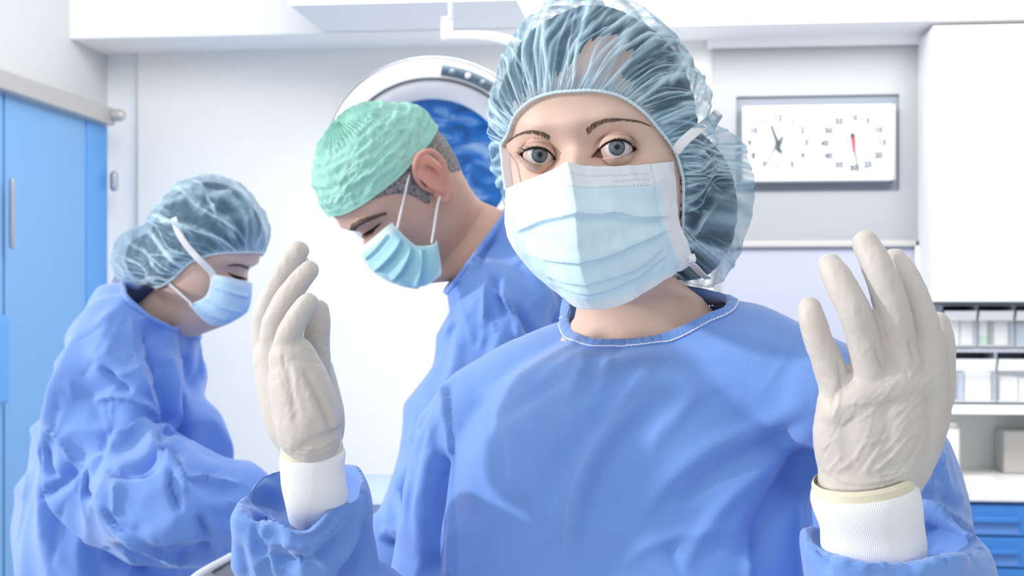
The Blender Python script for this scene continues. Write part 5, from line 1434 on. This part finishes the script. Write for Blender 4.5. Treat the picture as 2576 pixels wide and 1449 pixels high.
# left ear, built in head coordinates and joined to the body surface
def ear_parts(M, c, side=1, s=1.0, tilt=.15):
    def E(pts): return to_world(np.array([[side * (.0735 + x), .012 + y * s, z * s - .006] for x, y, z in pts]), M, c)
    hel = [(.004, -.012, -.006), (.009, -.015, .006), (.014, -.013, .020), (.018, -.003, .030), (.021, .010, .032), (.023, .020, .024), (.022, .022, .010), (.018, .018, -.004), (.013, .010, -.018), (.010, .002, -.028), (.007, -.006, -.032), (.005, -.010, -.026), (.004, -.010, -.018)]
    anti = [(.012, -.002, .020), (.015, .008, .018), (.016, .012, .006), (.013, .010, -.008), (.010, .002, -.016)]
    pl = [tube(E(hel), [.0035, .0034, .0034, .0036, .0038, .0038, .0038, .0038, .0042, .0052, .0056, .0045, .0035], 14, 70)]
    pl.append(tube(E(anti), [.003, .0036, .0038, .0036, .003], 12, 30))
    pl.append(tube(E([(.004, -.010, -.010), (.008, -.011, -.004)]), [.004, .003], 12, 8))
    R = np.array([side * 1., 0, 0])
    for p, r in (((.0075, .006, .004), (.0048, .025, .034)), ((.006, .000, -.016), (.005, .012, .016))):
        cc = E([p])[0]; A = M @ np.array([[math.cos(.45 * side), -math.sin(.45 * side), 0], [math.sin(.45 * side), math.cos(.45 * side), 0], [0, 0, 1]])
        pl.append(ellipsoid(cc, *r, M=A, n=28))
    return pl
eV, eF = fuse(ear_parts(Mm, cm, 1, 1.12), .0011); eV = relax(eV, eF, 3, .5)
n0 = len(bm_V); allV = np.vstack([bm_V, eV]); allF = list(bm_F) + [tuple(int(i) + n0 for i in f) for f in eF]
add_tint(M_skin_man, 'ear', (.72, .30, .23))
man_body = obj('body', allV, allF, M_skin_man, man, attrs={'ear': np.concatenate([np.zeros(n0), np.full(len(eV), .6)])})
Tm_ = bvh(*loft(BM, False, False))
V, F = brow_hair(Tm_, [(884, 584), (900, 566), (930, 552), (962, 540)], 7, 420, 13, .0005, 4, .5); obj('eyebrow', V, F, M_brow, man)
V, F = strokes_on(Tm_, [(905, 596), (920, 588), (938, 578), (950, 566)], .0003, .0022); obj('lash_line', V, F, M_lash, man)
V, F = brow_hair(Tm_, [(906, 598), (926, 588), (952, 566)], 4, 60, 9, .0004, 8, -1.2); obj('eyelashes', V, F, M_lash, man)
# cap
snm = make_snap(Tm_, Mm, cm)
Lm = half_loop([(0, -.09, .047), (.035, -.086, .044), (.060, -.060, .038), (.076, -.02, .030), (.078, .015, .026), (.068, .060, .020), (.035, .092, .014), (0, .1, .012)])
Lm = np.array([snm(p, .0045) for p in Lm])
nuM, nvM = 420, 130
Gq, vq, Dq = shell(Lm, (0, .10, 1), [((0, .002, .008), (.083, .108, .113))], nuM, nvM, 0, .2)
rh = np.zeros(vq.size); rs_ = np.linalg.norm(Gq, axis=2)
for i_, v_ in enumerate(Dq.reshape(-1, 3) @ Mm.T):
    h_ = Tm_.ray_cast(Vector(cm), Vector(v_)); rh[i_] = np.linalg.norm(np.array(h_[0]) - cm) if h_[0] is not None else 0
Gq = Dq * np.maximum(rs_, np.minimum(rh.reshape(vq.shape), .15) + .004)[..., None]
cq = crumple(Gq.reshape(-1, 3) * np.array([1, 1, 1.6]), 34, 6, 3).reshape(nvM, nuM)
uq = np.linspace(0, 2 * np.pi, nuM, endpoint=False)[None]
gat = smoothstep(.55, .75, vq) * (1 - smoothstep(.93, 1, vq))
Gq = Gq + Dq * (.0032 * (cq - .3) * smoothstep(0, .15, vq) + .0022 * gat * np.sin(uq * 46 + 2 * np.sin(uq * 5)) + .0008 * np.sin(vq * 60) * (1 - gat) * smoothstep(.1, .2, vq) + .0012 * smoothstep(.10, .06, vq))[..., None]
V, F = close_grid(to_world(Gq.reshape(-1, 3), Mm, cm).reshape(nvM, nuM, 3))
M_green_cap = mat('green_cap_fabric', (.33, .66, .56), .8, .1, bump=('noise', 160, .6), noise=(50, .6, (.46, .76, .68)))
obj('surgical_cap', V, F, M_green_cap, man)
# short hair: sideburn and nape, just under the cap edge
def hair_patch(lo, m, nm='hair', off=.0022):
    up_ = catmull_closed(Lm, 200) ; lo_ = catmull_closed(half_loop(lo), 200); G_ = []
    for t in np.linspace(-.15, 1, 22):
        row = []
        for a, b in zip(up_, lo_): row.append(snm(a * (1 - t) + b * t, off * (1 - .9 * max(t, 0) ** 3) ))
        G_.append(row)
    G_ = np.array(G_); G_ = G_ + (np.random.RandomState(2).rand(*G_.shape) - .5) * .0008
    W_ = to_world(G_.reshape(-1, 3), Mm, cm).reshape(G_.shape)
    V, F = loft(W_, False, False); return obj(nm, V, F, m, man)
hair_patch([(0, -.09, .049), (.035, -.086, .047), (.062, -.056, .036), (.076, -.026, .006), (.074, -.012, -.030), (.073, .020, .0), (.066, .048, -.030), (.040, .072, -.050), (0, .08, -.055)], M_hair_man)
# mask with ear loops
M_mask2 = mask_mat('turquoise_mask_fabric', (.37, .65, .75), (.80, .88, .92), (.5, .6, .7))
gm = [[(903, 628, 1.905), (922, 612, 1.895), (946, 592, 1.885), (968, 573, 1.88), (986, 560, 1.885)],
      [(912, 652, 1.895), (940, 636, 1.882), (970, 616, 1.872), (998, 598, 1.872), (1014, 590, 1.88)],
      [(936, 682, 1.893), (966, 668, 1.880), (1000, 645, 1.87), (1030, 624, 1.872), (1044, 616, 1.88)],
      [(972, 706, 1.893), (1004, 692, 1.882), (1034, 666, 1.872), (1062, 632, 1.872), (1072, 618, 1.88)],
      [(1012, 721, 1.897), (1044, 710, 1.886), (1072, 684, 1.878), (1090, 640, 1.876), (1094, 612, 1.884)],
      [(1050, 728, 1.905), (1076, 717, 1.895), (1100, 700, 1.888), (1111, 682, 1.885), (1099, 604, 1.888)]]
mk = strip_mask(man, gm, Tm_, M_mask2, [([(942, 684), (975, 655), (1000, 625), (1010, 600)], .006, 9), ([(985, 708), (1010, 680), (1030, 645), (1034, 620)], .006, 9), ([(1045, 726), (1058, 690), (1062, 650), (1060, 625)], .006, 10), ([(918, 655), (950, 625), (978, 590)], .003, 6)])
def loop_tube(pts, r=.0016):
    return tube(np.array([P(*p) for p in pts]), [r] * len(pts), 10, 40)
V, F = loop_tube([(1000, 572, 1.878), (1006, 545, 1.880), (1016, 500, 1.884), (1026, 455, 1.884), (1036, 425, 1.90), (1055, 412, 1.93)]); obj('ear_loop', V, F, M_tie, mk)
V, F = loop_tube([(1086, 610, 1.884), (1090, 585, 1.885), (1096, 545, 1.889), (1101, 515, 1.895), (1108, 490, 1.91), (1112, 470, 1.94)]); obj('ear_loop', V, F, M_tie, mk)
# gown
gp = [cam_tube([(1285, 680, 2.05, .085), (1340, 760, 2.07, .12), (1400, 900, 2.10, .16), (1450, 1100, 2.13, .185), (1480, 1400, 2.15, .19), (1500, 2000, 2.15, .20), (1500, 3200, 2.15, .24)], n=40),
      cam_tube([(1300, 660, 2.00, .070), (1255, 740, 1.965, .074), (1235, 850, 1.945, .078), (1205, 980, 1.93, .078), (1150, 1130, 1.91, .074), (1090, 1270, 1.89, .070), (1040, 1360, 1.87, .066)], n=32),
      cam_tube([(1040, 1360, 1.87, .066), (960, 1400, 1.86, .056), (880, 1420, 1.87, .048)], n=28),
      cam_tube([(1230, 650, 1.99, .058), (1290, 700, 2.02, .070)], n=28),
      cam_tube([(1262, 612, 1.985, .060), (1330, 650, 2.01, .080), (1400, 720, 2.05, .095)], n=28)]
mV, mF = fuse(gp, .0045); mV = relax(mV, mF, 8, .6)
mN = normals(mV, mF); mV = mV + mN * ((crumple(mV * np.array([1, 1, .6]), 9, 21, 2) - .35) * .014)[:, None]; mV = relax(mV, mF, 2, .5)
mV = sculpt(mV, mF, random_creases(41, 12, (1120, 720, 1330, 940), 1.3, 120, 11, .004, .5) + random_creases(42, 10, (960, 1080, 1100, 1330), .9, 130, 12, .004, .5) + [([(1262, 560), (1225, 610), (1195, 660), (1178, 720)], 8, 0.0090, 's'), ([(1250, 590), (1215, 640), (1200, 690)], 6, -0.0090, 'r'),
  ([(1225, 690), (1222, 760), (1215, 830), (1210, 880)], 8, 0.0120, 's'), ([(1238, 690), (1260, 760), (1270, 800)], 8, -0.0120, 'r'), ([(1240, 720), (1290, 790), (1300, 860)], 12, 0.0135, 'a'),
  ([(1160, 700), (1140, 780), (1130, 850)], 7, -0.0090, 'r'), ([(1300, 640), (1350, 720), (1400, 800)], 18, 0.0150, 'r'), ([(1215, 810), (1235, 815), (1250, 835)], 5, 0.0090, 's'),
  ([(1280, 760), (1330, 820), (1370, 860)], 12, -0.0150, 'r'), ([(1000, 1200), (1020, 1290), (1010, 1350)], 12, 0.0120, 'r'), ([(960, 1330), (1020, 1345), (1060, 1335)], 8, 0.0135, 's'), ([(960, 1350), (1020, 1372), (1060, 1370)], 9, -0.0180, 'r')])
# neck opening
cn_ = P(1206, 622, 1.99); an_ = RT * -.79 + UP * .60 - FW * .08; an_ /= np.linalg.norm(an_)
cV, cF, edge = cut_neck(mV, mF, cn_, an_, .23)
mgown = obj('gown', cV, cF, M_gown_far, man)
V, F = tube(np.vstack([edge, edge[:1]]), [.0042] * (len(edge) + 1), 10, 320, round_ends=False); obj('collar', V, F, M_gown_far, mgown)

# ------------------------------------------------------------------ woman at the left
lw_ = thing('person', 'woman at left in blue gown and sheer cap, looking down, sleeve pushed forward', 'person', (*P(300, 900, 2.3)[:2], 0))
Mw = rotm(math.radians(-66), math.radians(23), 0); cw = P(516, 640, 2.285)
nk = neckrings([(300, 3300, 2.34, .10, .09), (300, 1500, 2.34, .14, .10), (330, 1000, 2.34, .13, .10), (360, 900, 2.335, .12, .09), (378, 855, 2.33, .075, .068), (398, 830, 2.32, .056, .056), (418, 808, 2.315, .050, .051), (434, 792, 2.31, .048, .050)], Mw[:, 0])
BW = person_body(Mw, cw, orient(nk, Mw), head_zs(), head_phi(), jaw=.32, sc=(.95, .93, .89), chin=.80)
wV, wF = loft(BW, True, True)
obj('body', wV, wF, M_skin, lw_, attrs={'makeup': np.zeros(len(wV))})
Tw = bvh(*loft(BW, False, False))
V, F = brow_hair(Tw, [(640, 684), (622, 675), (600, 668), (580, 668)], 3, 200, 9, .0004, 4, .5); obj('eyebrow', V, F, M_brow, lw_)
V, F = strokes_on(Tw, [(628, 702), (610, 700), (592, 696), (576, 688)], .0002, .0026); obj('lash_line', V, F, M_lash, lw_)
V, F = brow_hair(Tw, [(628, 703), (605, 700), (580, 690)], 3, 40, 10, .0005, 8, -1.0); obj('eyelashes', V, F, M_lash, lw_)
snw = make_snap(Tw, Mw, cw)
Lw = half_loop([(0, -.088, .040), (.035, -.083, .036), (.060, -.058, .022), (.073, -.030, -.004), (.076, -.005, -.045), (.066, .030, -.075), (.034, .070, -.085), (0, .085, -.088)])
Lw = np.array([snw(p * .97, .004) for p in Lw])
EW = [((0, .003, .010), (.083, .106, .116)), ((0, .098, -.052), (.062, .060, .056))]
nu2, nv2 = 480, 170
Gq, vq, Dq = shell(Lw, (0, 1, .02), EW, nu2, nv2, 0, .14)
fq = fold_field(nu2, nv2, vq, 90, 15, 1); cq = crumple(Gq.reshape(-1, 3), 26, 12, 3).reshape(nv2, nu2); gq = np.exp(-(vq / .06) ** 2)
uq = np.linspace(0, 2 * np.pi, nu2, endpoint=False)[None]
V, F = close_grid(to_world((Gq + Dq * (.003 * fq + .004 * (cq - .3) * smoothstep(.02, .2, vq) + .001 * gq * np.sin(uq * 90))[..., None]).reshape(-1, 3), Mw, cw).reshape(nv2, nu2, 3))
uvq = np.vstack([np.stack([np.broadcast_to(uq / (2 * np.pi), (nv2, nu2)).ravel(), vq.ravel()], 1), [[0, 1]]])
obj('hair_cap', V, F, mat_cap('sheer_blue_cap_far', (.22, .46, .68), (.62, .82, .94), .30, .58, 34, 3), lw_, uv=uvq, attrs={'fold': np.append(np.clip(.9 * fq + .4 * gq + .3 * np.clip(cq - .5, 0, 1), 0, 1).ravel(), 1)})
Tcw = bvh(*close_grid(to_world(Gq.reshape(-1, 3), Mw, cw).reshape(nv2, nu2, 3)))
Gx, vh, Dh = shell(Lw, (0, 1, .02), [((0, .003, .010), (.074, .096, .107)), ((0, .09, -.046), (.046, .046, .042))], 240, 90, 0, .10, v0f=np.full(240, .03))
rh = np.zeros(vh.size)
for i_, v_ in enumerate(Dh.reshape(-1, 3) @ Mw.T):
    h_ = Tw.ray_cast(Vector(cw), Vector(v_)); rh[i_] = np.linalg.norm(np.array(h_[0]) - cw) if h_[0] is not None else 0
Gx = Dh * np.maximum(np.linalg.norm(Gx, axis=2), rh.reshape(vh.shape) + .003)[..., None]
V, F = close_grid(to_world(Gx.reshape(-1, 3), Mw, cw).reshape(90, 240, 3)); obj('hair', V, F, M_hair, lw_)
Eb = to_world(catmull_closed(Lw, 160), Mw, cw); V, F = tube(np.vstack([Eb, Eb[:1]]), [.0016] * 161, 8, 320, round_ends=False); obj('elastic_band', V, F, bpy.data.materials['elastic_white'], lw_)
M_mask3 = mask_mat('pale_blue_mask_fabric', (.42, .62, .84), (.66, .76, .90), (.5, .6, .7))
gw = [[(529, 690, 2.205), (560, 694, 2.195), (595, 702, 2.198), (620, 708, 2.21), (634, 712, 2.228)],
      [(528, 718, 2.203), (562, 727, 2.192), (598, 738, 2.195), (622, 745, 2.21), (633, 750, 2.228)],
      [(518, 743, 2.205), (553, 760, 2.194), (592, 772, 2.197), (615, 778, 2.21), (624, 782, 2.228)],
      [(498, 757, 2.208), (532, 780, 2.198), (568, 797, 2.200), (594, 802, 2.213), (604, 799, 2.228)],
      [(474, 766, 2.212), (500, 796, 2.205), (528, 817, 2.206), (558, 819, 2.216), (578, 813, 2.228)]]
mkw = strip_mask(lw_, gw, Tw, M_mask3, [([(540, 722), (580, 738), (626, 750)], .003, 5), ([(520, 750), (560, 775), (610, 788)], .003, 5), ([(500, 768), (535, 795), (575, 808)], .003, 5)], nu=80, nv=70)
def tie_strip(pts, tree, width, parent, wdir, off=.003):
    c = catmull(np.array(pts, float), 40); q = []
    for x, y, d in c: q.append(P(x, y, min(d, hit_d(tree, x, y, 9) - off)))
    V, F = ribbon(np.array(q), wdir, width, .0006); return obj('mask_tie', V, F, M_tie, parent)
tie_strip([(540, 700, 2.205), (528, 680, 2.2), (500, 652, 2.195), (470, 618, 2.2), (448, 582, 2.21), (437, 548, 2.24)], Tcw, .010, mkw, RT * .8 + UP * .5)
tie_strip([(486, 770, 2.21), (465, 750, 2.225), (440, 728, 2.235), (415, 708, 2.245), (395, 702, 2.26), (372, 706, 2.28)], Tw, .0115, mkw, RT * -.6 + UP * .7)
tie_strip([(372, 706, 2.28), (350, 713, 2.29), (325, 716, 2.29), (300, 710, 2.28), (282, 700, 2.27)], Tw, .010, mkw, UP)
# gown
Tl = rotm(math.radians(-60), 0, 0)
lg = [torso([(715, 350, 400, 2.33, .05), (745, 300, 425, 2.33, .085), (790, 245, 470, 2.33, .11), (850, 200, 500, 2.33, .125), (960, 155, 528, 2.33, .14), (1080, 112, 553, 2.33, .145), (1250, 64, 556, 2.33, .15), (1449, 30, 520, 2.33, .16), (2000, -40, 520, 2.33, .18), (3200, -80, 560, 2.33, .20)], rotm(0, 0, 0), e=.95),
      cam_tube([(330, 830, 2.26, .075), (310, 900, 2.22, .085), (290, 1000, 2.19, .085), (275, 1100, 2.17, .082), (285, 1190, 2.15, .080)], n=32),
      cam_tube([(285, 1195, 2.15, .082), (360, 1235, 2.10, .082), (440, 1265, 2.07, .078), (530, 1290, 2.06, .070), (620, 1300, 2.07, .058), (680, 1310, 2.09, .046)], n=32)]
lV, lF = fuse(lg, .0045); lV = relax(lV, lF, 8, .6)
lN = normals(lV, lF); lx_, ly_, _ = project(lV); slv = smoothstep(850, 1000, ly_)
lV = lV + lN * ((crumple(lV * np.array([1, 1, .75]), 8.5, 33, 2) - .35) * (.010 + .012 * slv))[:, None]; lV = relax(lV, lF, 2, .5)
lV = sculpt(lV, lF, random_creases(51, 18, (110, 850, 400, 1200), 1.0, 110, 12, .004, .8) + random_creases(52, 14, (240, 1200, 600, 1390), -.4, 120, 12, .005, .6) + random_creases(53, 10, (40, 1150, 250, 1440), 1.2, 150, 12, .004, .4) + random_creases(54, 8, (450, 880, 550, 1150), 1.5, 120, 11, .004, .2) + [([(330, 790), (335, 860), (350, 930), (380, 1000), (420, 1080)], 7, 0.0072, 's', .05), ([(372, 800), (405, 900), (432, 1000), (445, 1100), (432, 1150)], 26, -0.0319, 'r', .1), ([(395, 830), (440, 930), (452, 1040), (450, 1140)], 12, 0.0116, 'r'),
  ([(300, 740), (330, 760), (370, 790), (420, 820)], 9, 0.0101, 'a'), ([(250, 920), (300, 965), (335, 995)], 10, -0.0145, 'r'), ([(240, 1010), (300, 1000), (350, 1020), (400, 1050)], 12, 0.0145, 'a'),
  ([(400, 1050), (400, 1110), (370, 1160), (300, 1180)], 10, -0.0203, 'r'), ([(390, 1060), (350, 1075), (290, 1110), (270, 1140)], 12, 0.0174, 'a'), ([(385, 1150), (420, 1145), (450, 1190), (470, 1240)], 9, 0.0174, 's'),
  ([(400, 1170), (350, 1190), (290, 1190), (270, 1180)], 9, -0.0203, 'r'), ([(430, 1160), (435, 1220), (450, 1290)], 10, -0.0174, 'r'), ([(470, 1200), (530, 1215), (600, 1225)], 9, 0.0145, 'a'),
  ([(120, 1100), (125, 1080), (180, 1150), (190, 1180)], 10, 0.0145, 's'), ([(190, 1160), (160, 1210), (90, 1250)], 14, -0.0203, 'r'), ([(210, 1170), (205, 1230), (230, 1260)], 9, -0.0174, 'r'), ([(110, 1110), (120, 1180), (150, 1210)], 10, -0.0145, 'r'),
  ([(230, 1250), (300, 1330), (380, 1380), (480, 1400), (570, 1405)], 14, 0.0145, 'b'), ([(260, 1380), (350, 1420), (420, 1440)], 24, -0.0261, 'r'), ([(290, 1200), (300, 1290), (340, 1330)], 11, 0.0130, 's'), ([(500, 1290), (520, 1350), (500, 1390)], 12, -0.0174, 'r'), ([(460, 870), (480, 940), (490, 1000)], 12, -0.0116, 'r')])
# neck opening: cut on an inclined plane through the collar
c0 = P(437, 787, 2.33); an2 = RT * .67 + UP * .74 - FW * .05; an2 /= np.linalg.norm(an2)
cV, cF, edge = cut_neck(lV, lF, c0, an2, .30)
lgown = obj('gown', cV, cF, M_gown_far, lw_)
V, F = tube(np.vstack([edge, edge[:1]]), [.0042] * (len(edge) + 1), 10, 320, round_ends=False); obj('collar', V, F, M_gown_far, lgown)
# her gloved hand at the end of the sleeve
hp = [cam_tube([(690, 1320, 2.095, .026), (740, 1345, 2.10, .030), (780, 1365, 2.105, .026)], n=24)] + [cam_tube([(775, 1352 + k * 12, 2.09 + .012 * k, .011), (810, 1372 + k * 12, 2.095 + .012 * k, .010), (835, 1400 + k * 10, 2.10 + .012 * k, .009), (842, 1425 + k * 8, 2.10 + .012 * k, .008)], n=14) for k in range(4)] + [cam_tube([(730, 1345, 2.08, .014), (760, 1385, 2.07, .012), (785, 1415, 2.07, .010)], n=14)]
V, F = fuse(hp, .002); V = relax(V, F, 3, .5); obj('glove', V, F, M_latex, lw_)
hp = [cam_tube([(880, 1420, 1.87, .030), (830, 1450, 1.87, .030), (790, 1470, 1.875, .026)], n=24)] + [cam_tube([(800, 1455 + k * 14, 1.86 + .012 * k, .012), (765, 1480 + k * 12, 1.86 + .012 * k, .011), (745, 1510 + k * 10, 1.865 + .012 * k, .009)], n=14) for k in range(4)] + [cam_tube([(830, 1440, 1.85, .014), (800, 1490, 1.84, .012), (780, 1520, 1.84, .010)], n=14)]
V, F = fuse(hp, .002); V = relax(V, F, 3, .5); obj('glove', V, F, M_latex, man)

# ------------------------------------------------------------------ operating table and instrument tray
zt = float(P(900, 1203, 3.12)[2]); tl = P(775, 1203, 2.7); tr = P(1330, 1203, 2.7)
tb = thing('operating_table', 'operating table under a pale blue drape between the two bending people', 'table', ((tl[0] + tr[0]) / 2, 2.9, 0))
V, F = bevel_box(tl[0] + .03, tr[0], 2.68, 3.10, zt - .10, zt - .012, .02, 3); obj('mattress', V, F, mat('black_pad', (.04, .04, .05), .5, .3), tb)
V, F = bevel_box(tl[0] + .1, tr[0] - .1, 2.78, 3.0, .08, zt - .10, .02); obj('pedestal', V, F, M_steel_plain, tb)
V, F = bevel_box(tl[0] + .05, tr[0] - .05, 2.7, 3.08, 0, .08, .02); obj('base', V, F, M_steel_plain, tb)
nx, ny = 90, 60; gx_ = np.linspace(tl[0], tr[0] + .05, nx); Gd = np.zeros((ny, nx, 3))
prof = [(2.64, zt - .45), (2.65, zt - .2), (2.655, zt - .02), (2.68, zt), (2.9, zt + .003), (3.11, zt), (3.135, zt - .02), (3.14, zt - .2), (3.15, zt - .45)]
pc_ = catmull(np.array(prof), ny)
for i in range(nx):
    w_ = .008 * math.sin(gx_[i] * 40) * np.clip((zt - pc_[:, 1]) / .2, 0, 1); Gd[:, i, 0] = gx_[i]; Gd[:, i, 1] = pc_[:, 0] + np.where(pc_[:, 0] < 2.9, -w_, w_); Gd[:, i, 2] = pc_[:, 1]
V, F = grid_mesh(Gd); dro = obj('surgical_drape', V, F, mat('pale_blue_drape', (.40, .50, .62), .8, .1, bump=('noise', 30, .2)))
tag(dro, 'pale blue drape spread over the operating table behind the raised cuff', 'drape')
tc_ = P(560, 1440, 1.80)
tray = thing('instrument_tray', 'grey steel instrument tray at the bottom edge beside the raised blue sleeve', 'tray', (tc_[0], tc_[1], 0))
def quad_slab(p4, t, nm, m):
    V = np.array(p4 + [q - UP * t for q in p4]); obj(nm, V, [(0, 1, 2, 3), (7, 6, 5, 4), (0, 4, 5, 1), (1, 5, 6, 2), (2, 6, 7, 3), (3, 7, 4, 0)], m, tray, smooth=False)
zt2 = float(P(575, 1402, 1.84)[2])
def at_z(px, py, z): v = ray(px, py); return CAM + v * ((z - CAMZ) / v[2])
quad_slab([at_z(516, 1428, zt2), at_z(575, 1399, zt2), at_z(760, 1440, zt2), at_z(640, 1520, zt2), ][::-1], .012, 'tray_top', mat('dark_steel', (.22, .23, .25), .35, .4, metal=.5))
e1_, e2_, e3_ = at_z(510, 1440, zt2 + .006), at_z(578, 1408, zt2 + .006), at_z(770, 1450, zt2 + .006)
V, F = tube([at_z(470, 1470, zt2 + .004), e1_, at_z(582, 1400, zt2 + .004)], [.005] * 3, 12, 20); obj('tray_rim', V, F, M_white, tray)
V, F = tube([(tc_[0] + .08, tc_[1], 0.02), (tc_[0] + .08, tc_[1], zt2 - .014)], [.015, .015], 16, 4); obj('stand_pole', V, F, M_steel_plain, tray)
V, F = bevel_box(tc_[0] - .02, tc_[0] + .22, tc_[1] - .15, tc_[1] + .15, 0, .03, .01); obj('stand_base', V, F, M_steel_plain, tray)
